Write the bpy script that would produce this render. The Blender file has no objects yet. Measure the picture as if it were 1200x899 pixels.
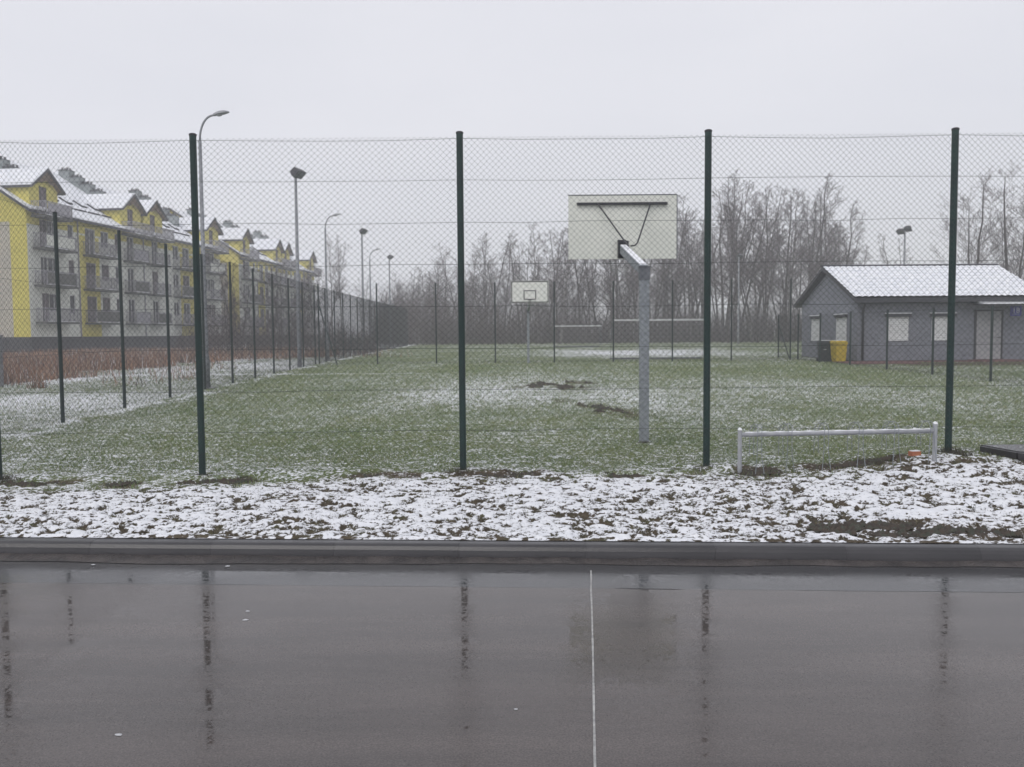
import bpy, math, random
import numpy as np
from mathutils import Vector, Matrix, Euler
R = math.radians
scene = bpy.context.scene
random.seed(7)
rng = np.random.default_rng(11)

# ------------------------------------------------------------------ camera
cam_data = bpy.data.cameras.new('camera')
cam_data.sensor_width = 36.0
cam_data.lens = 30.0
cam_data.clip_start = 0.05
cam_data.clip_end = 2500
cam = bpy.data.objects.new('camera', cam_data)
scene.collection.objects.link(cam)
PITCH = math.atan(58.6 / 1000.0)
cam.location = (0, 0, 1.66)
cam.rotation_euler = (Matrix.Rotation(math.pi / 2 - PITCH, 3, 'X') @ Matrix.Rotation(R(-0.42), 3, 'Z')).to_euler()
scene.camera = cam

# ------------------------------------------------------------------ sky, sun, exposure
world = bpy.data.worlds.new('World')
scene.world = world
world.use_nodes = True
wn = world.node_tree
for n in list(wn.nodes):
    wn.nodes.remove(n)
w_out = wn.nodes.new('ShaderNodeOutputWorld')
w_bg1 = wn.nodes.new('ShaderNodeBackground')
w_bg2 = wn.nodes.new('ShaderNodeBackground')
w_add = wn.nodes.new('ShaderNodeMixShader')
w_sky = wn.nodes.new('ShaderNodeTexSky')
w_sky.sky_type = 'NISHITA'
w_sky.sun_disc = False
w_sky.sun_elevation = R(50)
w_sky.sun_rotation = R(-150)
w_bg1.inputs['Strength'].default_value = 0.08
wn.links.new(w_sky.outputs[0], w_bg1.inputs[0])
# even cloud layer: pale lavender grey, very slightly brighter towards the zenith, faint soft mottling
w_tc = wn.nodes.new('ShaderNodeTexCoord')
w_nz = wn.nodes.new('ShaderNodeTexNoise')
w_nz.inputs['Scale'].default_value = 2.2
w_nz.inputs['Detail'].default_value = 3
w_map = wn.nodes.new('ShaderNodeMapping')
w_map.inputs['Scale'].default_value = (1, 1, 3)
w_ramp = wn.nodes.new('ShaderNodeValToRGB')
w_ramp.color_ramp.elements[0].position = 0.3
w_ramp.color_ramp.elements[0].color = (0.735, 0.742, 0.800, 1)
w_ramp.color_ramp.elements[1].position = 0.7
w_ramp.color_ramp.elements[1].color = (0.800, 0.800, 0.850, 1)
wn.links.new(w_tc.outputs['Generated'], w_map.inputs[0])
wn.links.new(w_map.outputs[0], w_nz.inputs['Vector'])
wn.links.new(w_nz.outputs['Fac'], w_ramp.inputs[0])
wn.links.new(w_ramp.outputs[0], w_bg2.inputs[0])
w_bg2.inputs['Strength'].default_value = 1.04
w_add.inputs[0].default_value = 0.93
wn.links.new(w_bg1.outputs[0], w_add.inputs[1])
wn.links.new(w_bg2.outputs[0], w_add.inputs[2])
wn.links.new(w_add.outputs[0], w_out.inputs['Surface'])

sun_data = bpy.data.lights.new('sun', 'SUN')
sun_data.energy = 1.15
sun_data.angle = R(40)
sun_data.color = (1.0, 0.97, 0.93)
sun = bpy.data.objects.new('sun', sun_data)
scene.collection.objects.link(sun)
_el, _az = R(50), R(-150)
_dir = Vector((math.sin(_az) * math.cos(_el), math.cos(_az) * math.cos(_el), math.sin(_el)))
sun.rotation_euler = _dir.to_track_quat('Z', 'Y').to_euler()
scene.view_settings.view_transform = 'Standard'
scene.view_settings.look = 'None'
scene.view_settings.exposure = 0.09
scene.view_settings.gamma = 1.0
scene.cycles.max_bounces = 5
scene.cycles.volume_bounces = 2

COL = scene.collection

# ------------------------------------------------------------------ materials
MATS = {}


def mat(name, c1, c2=None, scale=3.0, rough=0.7, metal=0.0, bump=0.0, bscale=None, detail=4, spec=0.5,
        stretch=(1, 1, 1), lo=0.35, hi=0.65, coord='Object'):
    if name in MATS:
        return MATS[name]
    m = bpy.data.materials.new(name)
    m.use_nodes = True
    nt = m.node_tree
    b = nt.nodes['Principled BSDF']
    b.inputs['Roughness'].default_value = rough
    b.inputs['Metallic'].default_value = metal
    b.inputs['Specular IOR Level'].default_value = spec
    tc = nt.nodes.new('ShaderNodeTexCoord')
    mp = nt.nodes.new('ShaderNodeMapping')
    mp.inputs['Scale'].default_value = stretch
    nt.links.new(tc.outputs[coord], mp.inputs[0])
    nz = nt.nodes.new('ShaderNodeTexNoise')
    nz.inputs['Scale'].default_value = scale
    nz.inputs['Detail'].default_value = detail
    nt.links.new(mp.outputs[0], nz.inputs['Vector'])
    rp = nt.nodes.new('ShaderNodeValToRGB')
    c2 = c2 or tuple(x * 0.8 for x in c1)
    rp.color_ramp.elements[0].position = lo
    rp.color_ramp.elements[1].position = hi
    rp.color_ramp.elements[0].color = (*c2, 1)
    rp.color_ramp.elements[1].color = (*c1, 1)
    nt.links.new(nz.outputs['Fac'], rp.inputs[0])
    nt.links.new(rp.outputs[0], b.inputs['Base Color'])
    if bump:
        n2 = nt.nodes.new('ShaderNodeTexNoise')
        n2.inputs['Scale'].default_value = bscale or scale * 4
        n2.inputs['Detail'].default_value = 5
        nt.links.new(mp.outputs[0], n2.inputs['Vector'])
        bp = nt.nodes.new('ShaderNodeBump')
        bp.inputs['Strength'].default_value = bump
        bp.inputs['Distance'].default_value = 0.02
        nt.links.new(n2.outputs['Fac'], bp.inputs['Height'])
        nt.links.new(bp.outputs[0], b.inputs['Normal'])
    MATS[name] = m
    return m


M_green = mat('green_paint', (0.010, 0.040, 0.034), (0.008, 0.026, 0.025), 6, 0.45, bump=0.05)
M_greenfar = mat('dark_green_paint', (0.016, 0.034, 0.032), (0.010, 0.022, 0.023), 4, 0.6)
M_wire = mat('green_wire', (0.028, 0.042, 0.043), (0.018, 0.029, 0.031), 5, 0.55)
M_galv = mat('galvanised_steel', (0.31, 0.335, 0.36), (0.22, 0.24, 0.265), 22, 0.55, metal=0.3, bump=0.12, bscale=90)
M_galvdark = mat('dull_steel', (0.17, 0.18, 0.20), (0.12, 0.13, 0.15), 10, 0.6, metal=0.2)
M_polegrey = mat('lamp_pole_grey', (0.26, 0.27, 0.29), (0.19, 0.20, 0.22), 6, 0.6, metal=0.1)
M_lamp = mat('lamp_housing', (0.30, 0.31, 0.33), (0.22, 0.23, 0.25), 8, 0.5)
M_black = mat('black_plastic', (0.018, 0.02, 0.024), (0.012, 0.013, 0.016), 8, 0.5)
M_darkmetal = mat('dark_metal', (0.035, 0.036, 0.045), (0.024, 0.025, 0.032), 7, 0.45)
M_glass = mat('lamp_glass', (0.35, 0.36, 0.38), (0.3, 0.3, 0.32), 4, 0.15)
M_white = mat('white_paint', (0.70, 0.71, 0.72), (0.58, 0.59, 0.60), 6, 0.5, bump=0.04)
M_rack = mat('chalky_white_paint', (0.40, 0.41, 0.43), (0.30, 0.31, 0.34), 9, 0.5, bump=0.08)
M_snow = mat('snow', (0.86, 0.87, 0.90), (0.78, 0.80, 0.84), 9, 0.85, bump=0.5, bscale=40, spec=0.2)
M_board = mat('board_back', (0.78, 0.79, 0.73), (0.70, 0.715, 0.66), 2.2, 0.55, bump=0.05)
M_boardfront = mat('board_front', (0.80, 0.80, 0.76), (0.72, 0.73, 0.69), 2.0, 0.5)
M_blackline = mat('board_line_paint', (0.03, 0.03, 0.035), (0.02, 0.02, 0.025), 4, 0.5)
M_orange = mat('orange_paint', (0.35, 0.07, 0.02), (0.25, 0.05, 0.02), 9, 0.5)
M_net = mat('net_cord', (0.42, 0.42, 0.42), (0.3, 0.3, 0.3), 9, 0.8)
M_bark = mat('bark', (0.085, 0.072, 0.074), (0.045, 0.038, 0.040), 3, 0.9, stretch=(1, 1, 0.3), bump=0.4)
M_birch = mat('birch_bark', (0.30, 0.28, 0.28), (0.06, 0.05, 0.05), 2.4, 0.85, stretch=(1, 1, 2.5), bump=0.3)
M_twig = mat('twig', (0.120, 0.092, 0.098), (0.080, 0.061, 0.066), 2, 0.9)
M_thick = mat('thicket_twig', (0.095, 0.072, 0.073), (0.058, 0.045, 0.046), 0.4, 0.95)
M_yellow = mat('yellow_render', (0.68, 0.60, 0.13), (0.60, 0.52, 0.11), 0.5, 0.85, bump=0.1)
M_whitewall = mat('pale_render', (0.78, 0.79, 0.72), (0.66, 0.67, 0.61), 0.6, 0.85, bump=0.1)
M_greywall = mat('grey_render', (0.52, 0.48, 0.40), (0.44, 0.41, 0.36), 0.5, 0.85)
M_plinth = mat('plinth_render', (0.060, 0.060, 0.068), (0.040, 0.040, 0.046), 0.8, 0.9, bump=0.2)
M_soffit = mat('brown_timber', (0.16, 0.10, 0.055), (0.11, 0.07, 0.04), 5, 0.8)
M_roofedge = mat('dark_roof_edge', (0.045, 0.047, 0.058), (0.03, 0.031, 0.04), 3, 0.6)
M_copper = mat('green_sheet_metal', (0.25, 0.28, 0.285), (0.18, 0.205, 0.21), 1.2, 0.6)
M_bal = mat('balcony_concrete', (0.12, 0.12, 0.11), (0.08, 0.08, 0.075), 1.2, 0.9)
M_rail = mat('balcony_railing_paint', (0.33, 0.32, 0.35), (0.25, 0.24, 0.27), 3, 0.6)
M_frame = mat('window_frame_paint', (0.55, 0.55, 0.55), (0.45, 0.45, 0.46), 3, 0.5)
M_framedk = mat('window_frame_brown', (0.22, 0.19, 0.20), (0.16, 0.13, 0.14), 3, 0.5)
M_pane = mat('window_pane', (0.045, 0.045, 0.06), (0.02, 0.02, 0.03), 1.3, 0.12)
M_curtain = mat('curtain', (0.14, 0.11, 0.12), (0.07, 0.055, 0.065), 1.5, 0.9)
M_shutter = mat('roller_shutter', (0.76, 0.77, 0.77), (0.69, 0.70, 0.70), 3, 0.55)
M_door = mat('hut_door', (0.36, 0.36, 0.37), (0.30, 0.30, 0.315), 2, 0.6)
M_blue = mat('blue_enamel', (0.045, 0.05, 0.34), (0.04, 0.04, 0.27), 5, 0.35)
M_signwhite = mat('sign_lettering', (0.55, 0.56, 0.68), (0.5, 0.5, 0.62), 5, 0.5)
M_binyellow = mat('yellow_plastic', (0.60, 0.44, 0.025), (0.52, 0.38, 0.02), 4, 0.45)
M_bindark = mat('dark_bin_plastic', (0.030, 0.038, 0.044), (0.022, 0.028, 0.034), 4, 0.5)
M_paving = mat('red_paving', (0.20, 0.095, 0.095), (0.13, 0.07, 0.07), 6, 0.7, bump=0.3)
M_concrete = mat('old_concrete', (0.24, 0.24, 0.25), (0.16, 0.16, 0.17), 5, 0.85, bump=0.3)
M_kerb = mat('wet_kerb_concrete', (0.050, 0.048, 0.052), (0.026, 0.025, 0.028), 2.5, 0.28, bump=0.12, bscale=70, stretch=(0.5, 1, 1))
M_weed1 = mat('dry_weed_rust', (0.38, 0.20, 0.12), (0.20, 0.11, 0.075), 0.5, 0.95)
M_weed2 = mat('dry_weed_pale', (0.42, 0.33, 0.25), (0.30, 0.23, 0.18), 0.5, 0.95)
M_blade1 = mat('grass_green', (0.165, 0.230, 0.092), (0.110, 0.165, 0.066), 0.6, 0.8)
M_blade2 = mat('grass_olive', (0.270, 0.285, 0.130), (0.20, 0.225, 0.105), 0.6, 0.8)
M_blade3 = mat('grass_straw', (0.34, 0.34, 0.21), (0.26, 0.26, 0.16), 0.6, 0.8)
M_brick = mat('wet_brick', (0.50, 0.19, 0.09), (0.38, 0.13, 0.07), 20, 0.7, bump=0.4)


# ------------------------------------------------------------------ helpers
class MB:
    def __init__(self):
        self.v = []
        self.f = []
        self.mi = []
        self.cur = 0

    def add(self, vs, fs):
        o = len(self.v)
        self.v.extend([tuple(v) for v in vs])
        for f in fs:
            self.f.append(tuple(i + o for i in f))
            self.mi.append(self.cur)

    def box(self, c, s, rot=None):
        hx, hy, hz = s[0] / 2, s[1] / 2, s[2] / 2
        vs = [Vector((x, y, z)) for x in (-hx, hx) for y in (-hy, hy) for z in (-hz, hz)]
        if rot is not None:
            vs = [rot @ v for v in vs]
        vs = [v + Vector(c) for v in vs]
        self.add(vs, [(0, 1, 3, 2), (4, 6, 7, 5), (0, 4, 5, 1), (2, 3, 7, 6), (0, 2, 6, 4), (1, 5, 7, 3)])

    def bx(self, x0, x1, y0, y1, z0, z1):
        self.box(((x0 + x1) / 2, (y0 + y1) / 2, (z0 + z1) / 2), (abs(x1 - x0), abs(y1 - y0), abs(z1 - z0)))

    def bar(self, a, b, w, h):
        a, b = Vector(a), Vector(b)
        d = b - a
        q = d.to_track_quat('Z', 'Y').to_matrix()
        self.box((a + b) / 2, (w, h, d.length), q)

    def tube(self, pts, rad, n=8, cap=True):
        pts = [Vector(p) for p in pts]
        if not isinstance(rad, (list, tuple)):
            rad = [rad] * len(pts)
        vs, fs = [], []
        up = None
        for i, p in enumerate(pts):
            d = (pts[min(i + 1, len(pts) - 1)] - pts[max(i - 1, 0)]).normalized()
            if up is None:
                a = Vector((0, 0, 1)) if abs(d.z) < 0.9 else Vector((1, 0, 0))
                up = d.cross(a).normalized()
            else:
                up = (up - d * up.dot(d)).normalized()
            s = d.cross(up)
            for k in range(n):
                t = 2 * math.pi * k / n
                vs.append(p + (up * math.cos(t) + s * math.sin(t)) * rad[i])
        for i in range(len(pts) - 1):
            for k in range(n):
                k2 = (k + 1) % n
                fs.append((i * n + k, i * n + k2, (i + 1) * n + k2, (i + 1) * n + k))
        if cap:
            fs.append(tuple(range(n - 1, -1, -1)))
            fs.append(tuple(range((len(pts) - 1) * n, len(pts) * n)))
        self.add(vs, fs)

    def poly_prism(self, pts, d):
        """pts: list of 3D points of a planar outline, d: thickness vector"""
        n = len(pts)
        d = Vector(d)
        a = [Vector(p) for p in pts]
        b = [p + d for p in a]
        fs = [tuple(range(n)), tuple(range(2 * n - 1, n - 1, -1))]
        for i in range(n):
            j = (i + 1) % n
            fs.append((i, i + n, j + n, j))
        self.add(a + b, fs)

    def mesh(self, name, mats, smooth=False):
        me = bpy.data.meshes.new(name)
        me.from_pydata(self.v, [], self.f)
        if not isinstance(mats, (list, tuple)):
            mats = [mats]
        for m in mats:
            me.materials.append(m)
        if len(mats) > 1:
            me.polygons.foreach_set('material_index', self.mi)
        if smooth:
            me.polygons.foreach_set('use_smooth', [True] * len(me.polygons))
        me.update()
        return me

    def build(self, name, mats, parent=None, loc=(0, 0, 0), smooth=False, rz=0):
        return obj(name, self.mesh(name, mats, smooth), parent, loc, rz)


def obj(name, me, parent=None, loc=(0, 0, 0), rz=0):
    o = bpy.data.objects.new(name, me)
    COL.objects.link(o)
    o.location = loc
    o.rotation_euler = (0, 0, rz)
    if parent is not None:
        o.parent = parent
    return o


def tag(o, label, cat, group=None, kind=None):
    o['label'] = label
    o['category'] = cat
    if group:
        o['group'] = group
    if kind:
        o['kind'] = kind
    return o


def thing(name, label, cat, loc=(0, 0, 0), rz=0, group=None):
    o = bpy.data.objects.new(name, None)
    o.empty_display_size = 0.2
    COL.objects.link(o)
    o.location = loc
    o.rotation_euler = (0, 0, rz)
    return tag(o, label, cat, group)


def struct(o):
    o['kind'] = 'structure'
    return o


def copy_tree(o, parent=None):
    c = o.copy()
    COL.objects.link(c)
    c.parent = parent
    for ch in list(KIDS.get(o.name, [])) or [x for x in o.children]:
        copy_tree(ch, c)
    return c


KIDS = {}


def dup(root, loc, rz, label):
    c = copy_tree(root)
    c.location = loc
    c.rotation_euler = (0, 0, rz)
    c['label'] = label
    return c


# value noise in numpy
_tab = np.random.default_rng(3).random((512, 512))


def vn(x, y, s=0):
    x = x + 37.3 * s
    y = y + 91.7 * s
    xi = np.floor(x).astype(int)
    yi = np.floor(y).astype(int)
    fx = x - xi
    fy = y - yi
    fx = fx * fx * (3 - 2 * fx)
    fy = fy * fy * (3 - 2 * fy)
    a = _tab[xi % 512, yi % 512]
    b = _tab[(xi + 1) % 512, yi % 512]
    c = _tab[xi % 512, (yi + 1) % 512]
    d = _tab[(xi + 1) % 512, (yi + 1) % 512]
    return (a * (1 - fx) + b * fx) * (1 - fy) + (c * (1 - fx) + d * fx) * fy


def fbm(x, y, s=0, o=4):
    t = 0
    a = 0.5
    n = 0
    for i in range(o):
        t = t + a * vn(x * 2 ** i, y * 2 ** i, s + i)
        n += a
        a *= 0.5
    return t / n


def sst(a, b, x):
    t = np.clip((x - a) / (b - a), 0, 1)
    return t * t * (3 - 2 * t)


def kerb_y(x):
    return 6.60 - 0.0572 * x


def lfx(y):
    """x of the long left fence at depth y"""
    return -8.52 - 0.060 * (y - 16.0) + 0.00035 * (y - 16.0) ** 2


def gh(x, y):
    """smooth ground height"""
    x = np.asarray(x, float)
    y = np.asarray(y, float)
    z = 0.0055 * np.clip(y - 10, 0, 110)
    z = z + 0.20 * np.exp(-((x - 5.9) / 2.6) ** 2 - ((y - 10.2) / 1.7) ** 2)
    z = z + 0.0022 * np.clip(x + 6, 0, 24) * sst(16, 42, y)
    z = z - 0.05 * sst(-2.5, -5.5, x) * sst(8, 10, y) * sst(14, 10.5, y)
    return z


def G(x, y):
    return float(gh(x, y))


# ------------------------------------------------------------------ ground sheet with thin snow
def snow_mud(x, y):
    v = y - kerb_y(x) - 0.15
    wob = fbm(x * 0.9, y * 0.9, 5, 4) - 0.5
    edge = 9.45 + 0.05 * np.clip(x + 6, 0, 9) + wob * 1.1
    strip = sst(edge + 0.65, edge - 0.6, y)
    big = fbm(x * 0.35, y * 0.22, 9, 4)
    field = 0.31 + 0.50 * (big - 0.5) - 0.10 * sst(18, 45, y)
    # snowier worn area in front of the far half
    pt = np.exp(-((x - 0.8) / 4.2) ** 2 - ((y - 23) / 6.5) ** 2)
    field = field + 0.20 * pt
    pt2 = np.exp(-((x - 9) / 7) ** 2 - ((y - 58) / 9) ** 2)
    field = field + 0.5 * pt2
    field = field + 0.10 * sst(12.5, 10.5, y)
    # snow ridge along the inside of the left fence and greyer snow beyond it
    dl = x - lfx(y)
    field = field + 0.42 * np.exp(-((dl - 0.25 - wob * 0.9) / 0.22) ** 2) * sst(.30, .55, fbm(x * 1.4, y * 0.9, 91, 3))
    field = np.where(dl < 0, 0.60 + 0.9 * (big - 0.5), field)
    # faint line of snow across the far pitch
    field = field + 0.35 * np.exp(-((y - 33.5) / 0.35) ** 2) * sst(-1, -3, x)
    s = field * (1 - strip) + (0.86 + 0.5 * (fbm(x * 1.1, y * 1.6, 51, 3) - 0.5) - 0.10 * sst(9, 10, y)) * strip
    mud = 0.9 * np.exp(-((x - 3.3 - 0.6 * wob) / 1.25) ** 2 - ((y - 7.0 - wob * 0.5) / 0.34) ** 2)
    mud = mud + 0.55 * np.exp(-((x + 0.35) / 0.35) ** 2 - ((y - 8.15 - wob * .4) / 0.12) ** 2)
    brk = sst(0.40, 0.58, fbm(x * 2.4, y * 1.2, 81, 4))
    mud = mud * (0.35 + 0.65 * sst(0.36, 0.56, fbm(x * 2.6, y * 5.0, 83, 4)))
    mud = mud + brk * 1.3 * np.exp(-((x - 1.35 - wob) / 0.95) ** 2 - ((y - 25.5 - wob * 3) / 1.7) ** 2)
    mud = mud + brk * 1.1 * np.exp(-((x - 1.7 + (y - 18.5) * .35) / 0.45) ** 2 - ((y - 18.3) / 1.9) ** 2)
    fl = 10.05 - 0.25 + 0.04 * np.clip(x, 0, 6) + wob * 0.7
    mud = mud + 0.95 * np.exp(-((y - fl) / 0.14) ** 2) * sst(0.44, 0.60, fbm(x * 1.3, y * 0.6, 21, 3))
    # trodden soil by the hut and goal mouth
    mud = mud + 0.8 * sst(16, 18, x) * np.exp(-((y - 37.2 - wob * 2) / 1.9) ** 2)
    mud = mud + 0.5 * np.exp(-((x - 8.5) / 3.0) ** 2 - ((y - 46.5) / 1.2) ** 2)
    return s, np.clip(mud, 0, 1), strip


NU = 900
u = np.linspace(-0.82, 0.82, NU)
v1 = np.arange(0, 3.6, 0.021)
v2 = [v1[-1]]
st = 0.024
while v2[-1] < 395:
    st *= 1.033
    v2.append(v2[-1] + st)
vv = np.concatenate([v1, np.array(v2[1:])])
VV, UU = np.meshgrid(vv, u, indexing='ij')
GX = UU * (VV + 9.2)
GY = kerb_y(GX) * np.clip(1 - VV / 200, 0, 1) + 6.60 * np.clip(VV / 200, 0, 1) + 0.157 + VV
S, MU, STRIP = snow_mud(GX, GY)
near = sst(30, 9, GY)
n1 = fbm(GX * 3.1, GY * 3.1, 1, 4) - 0.5
n2 = fbm(GX * 9.5, GY * 9.5, 2, 3) - 0.5
clump = 0.28 * fbm(GX * 4.0, GY * 6.5, 31, 3) + 0.72 * fbm(GX * 16, GY * 20, 35, 4)
GZ = gh(GX, GY) + near * (0.055 * n1 * (0.5 + 0.7 * STRIP) + 0.034 * n2)
GZ = GZ - MU * 0.025 * near + 0.030 * near * STRIP * (sst(0.38, 0.54, clump) - 0.6)
GZ = GZ + 0.05 * np.exp(-((GY - 10.15) / 0.3) ** 2) * sst(.45, .65, fbm(GX * 1.5, GY * 1.2, 12, 3))
kw = sst(0.16, 0.03, VV)
GZ = GZ * (1 - kw) + np.clip(0.004 + 0.02 * sst(0.02, 0.06, VV) * vn(GX * 9, GY * 9, 4), 0.003, 0.03) * kw
# local snow amount from the clumps (holes in the snow where the ground dips)
SS = S + STRIP * (sst(0.36, 0.54, clump) - 1) * 0.95 + (1 - STRIP) * (clump - 0.5) * 0.5 + (n2 * 0.5)
verts = np.stack([GX, GY, GZ], -1).reshape(-1, 3)
nr, nc = GX.shape
idx = np.arange(nr * nc).reshape(nr, nc)
quads = np.stack([idx[:-1, :-1], idx[:-1, 1:], idx[1:, 1:], idx[1:, :-1]], -1).reshape(-1, 4)


def np_mesh(name, verts, faces, mats, mi=None, smooth=False):
    me = bpy.data.meshes.new(name)
    k = faces.shape[1]
    me.vertices.add(len(verts))
    me.vertices.foreach_set('co', verts.astype(np.float32).ravel())
    me.loops.add(faces.size)
    me.loops.foreach_set('vertex_index', faces.astype(np.int32).ravel())
    me.polygons.add(len(faces))
    me.polygons.foreach_set('loop_start', (np.arange(len(faces)) * k).astype(np.int32))
    me.polygons.foreach_set('loop_total', np.full(len(faces), k, np.int32))
    for m in mats:
        me.materials.append(m)
    if mi is not None:
        me.polygons.foreach_set('material_index', mi.astype(np.int32))
    if smooth:
        me.polygons.foreach_set('use_smooth', np.ones(len(faces), bool))
    me.update()
    me.validate()
    return me


def ground_material():
    m = bpy.data.materials.new('snowy_grass')
    m.use_nodes = True
    nt = m.node_tree
    L = nt.links.new
    b = nt.nodes['Principled BSDF']
    b.inputs['Roughness'].default_value = 0.9
    b.inputs['Specular IOR Level'].default_value = 0.15
    tc = nt.nodes.new('ShaderNodeTexCoord')

    def noise(sc, det=3, rough=0.6):
        n = nt.nodes.new('ShaderNodeTexNoise')
        n.inputs['Scale'].default_value = sc
        n.inputs['Detail'].default_value = det
        n.inputs['Roughness'].default_value = rough
        L(tc.outputs['Object'], n.inputs['Vector'])
        return n.outputs['Fac']

    def math_(op, a, b_=None, c=None):
        n = nt.nodes.new('ShaderNodeMath')
        n.operation = op
        for i, x in enumerate((a, b_, c)):
            if x is None:
                continue
            if isinstance(x, (int, float)):
                n.inputs[i].default_value = x
            else:
                L(x, n.inputs[i])
        return n.outputs[0]

    def attr(nm):
        a = nt.nodes.new('ShaderNodeAttribute')
        a.attribute_name = nm
        return a.outputs['Fac']

    def ramp(fac, c1, c2, lo, hi):
        r = nt.nodes.new('ShaderNodeValToRGB')
        r.color_ramp.elements[0].position = lo
        r.color_ramp.elements[1].position = hi
        r.color_ramp.elements[0].color = (*c1, 1)
        r.color_ramp.elements[1].color = (*c2, 1)
        L(fac, r.inputs[0])
        return r.outputs[0]

    def mix(f, a, b_):
        n = nt.nodes.new('ShaderNodeMix')
        n.data_type = 'RGBA'
        L(f, n.inputs[0])
        L(a, n.inputs[6])
        L(b_, n.inputs[7])
        return n.outputs[2]

    fine = noise(24, 4, 0.7)
    # mask: snow where fine noise exceeds 1 - amount
    t = math_('SUBTRACT', fine, 0.5)
    t = math_('MULTIPLY', t, 3.2)
    t = math_('ADD', t, attr('snow'))
    t = math_('SUBTRACT', t, 0.5)
    t = math_('MULTIPLY', t, 4.0)
    t = math_('ADD', t, 0.5)
    cl = nt.nodes.new('ShaderNodeClamp')
    L(t, cl.inputs[0])
    grass = ramp(noise(7, 5), (0.075, 0.112, 0.042), (0.160, 0.195, 0.075), 0.3, 0.7)
    patch = ramp(noise(0.5, 4), (0.090, 0.140, 0.055), (0.160, 0.185, 0.068), 0.35, 0.65)
    g2 = nt.nodes.new('ShaderNodeMix')
    g2.data_type = 'RGBA'
    g2.inputs[0].default_value = 0.5
    L(grass, g2.inputs[6])
    L(patch, g2.inputs[7])
    soil = ramp(noise(12, 5), (0.050, 0.040, 0.030), (0.115, 0.092, 0.062), 0.3, 0.7)
    sod = math_('ADD', math_('MULTIPLY', attr('mud'), 1.6), math_('MULTIPLY', math_('SUBTRACT', noise(5, 3), 0.5), 1.2))
    c2 = nt.nodes.new('ShaderNodeClamp')
    L(sod, c2.inputs[0])
    base = mix(c2.outputs[0], g2.outputs[2], soil)
    snow = ramp(noise(15, 4), (0.74, 0.76, 0.81), (0.86, 0.87, 0.90), 0.3, 0.7)
    L(mix(cl.outputs[0], base, snow), b.inputs['Base Color'])
    bp = nt.nodes.new('ShaderNodeBump')
    bp.inputs['Strength'].default_value = 0.7
    bp.inputs['Distance'].default_value = 0.03
    h = math_('ADD', math_('MULTIPLY', cl.outputs[0], 0.5), noise(45, 4))
    L(h, bp.inputs['Height'])
    L(bp.outputs[0], b.inputs['Normal'])
    return m


M_ground = ground_material()
gm = np_mesh('ground', verts, quads, [M_ground], smooth=True)
for nm, arr in (('snow', np.clip(SS - MU * 0.60, 0, 1.2)), ('mud', np.clip(MU + 0.62 * STRIP, 0, 1))):
    a = gm.attributes.new(nm, 'FLOAT', 'POINT')
    a.data.foreach_set('value', arr.astype(np.float32).ravel())
struct(obj('ground', gm))

# wide base sheet carrying the land outside the detailed sheet
mb = MB()
bxs = [-300, -150, -80, -40, -20, -8, 0, 8, 20, 40, 80, 150, 300]
bys = [-70, -30, 6.5, 12, 20, 40, 80, 150, 250, 400]
for j, yy in enumerate(bys):
    for xx in bxs:
        mb.v.append((xx, yy, (0.0055 * min(max(yy - 10, 0), 110)) - 0.16 - (0.35 if yy < 40 else 0.2)))
for j in range(len(bys) - 1):
    for i in range(len(bxs) - 1):
        k = j * len(bxs) + i
        mb.f.append((k, k + 1, k + 1 + len(bxs), k + len(bxs)))
        mb.mi.append(0)
bm_ = mb.mesh('terrain', M_ground)
a = bm_.attributes.new('snow', 'FLOAT', 'POINT')
a.data.foreach_set('value', np.full(len(mb.v), 0.45, np.float32))
struct(obj('terrain', bm_))

# ------------------------------------------------------------------ wet road, gutter strip, kerb, thin white line


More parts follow.
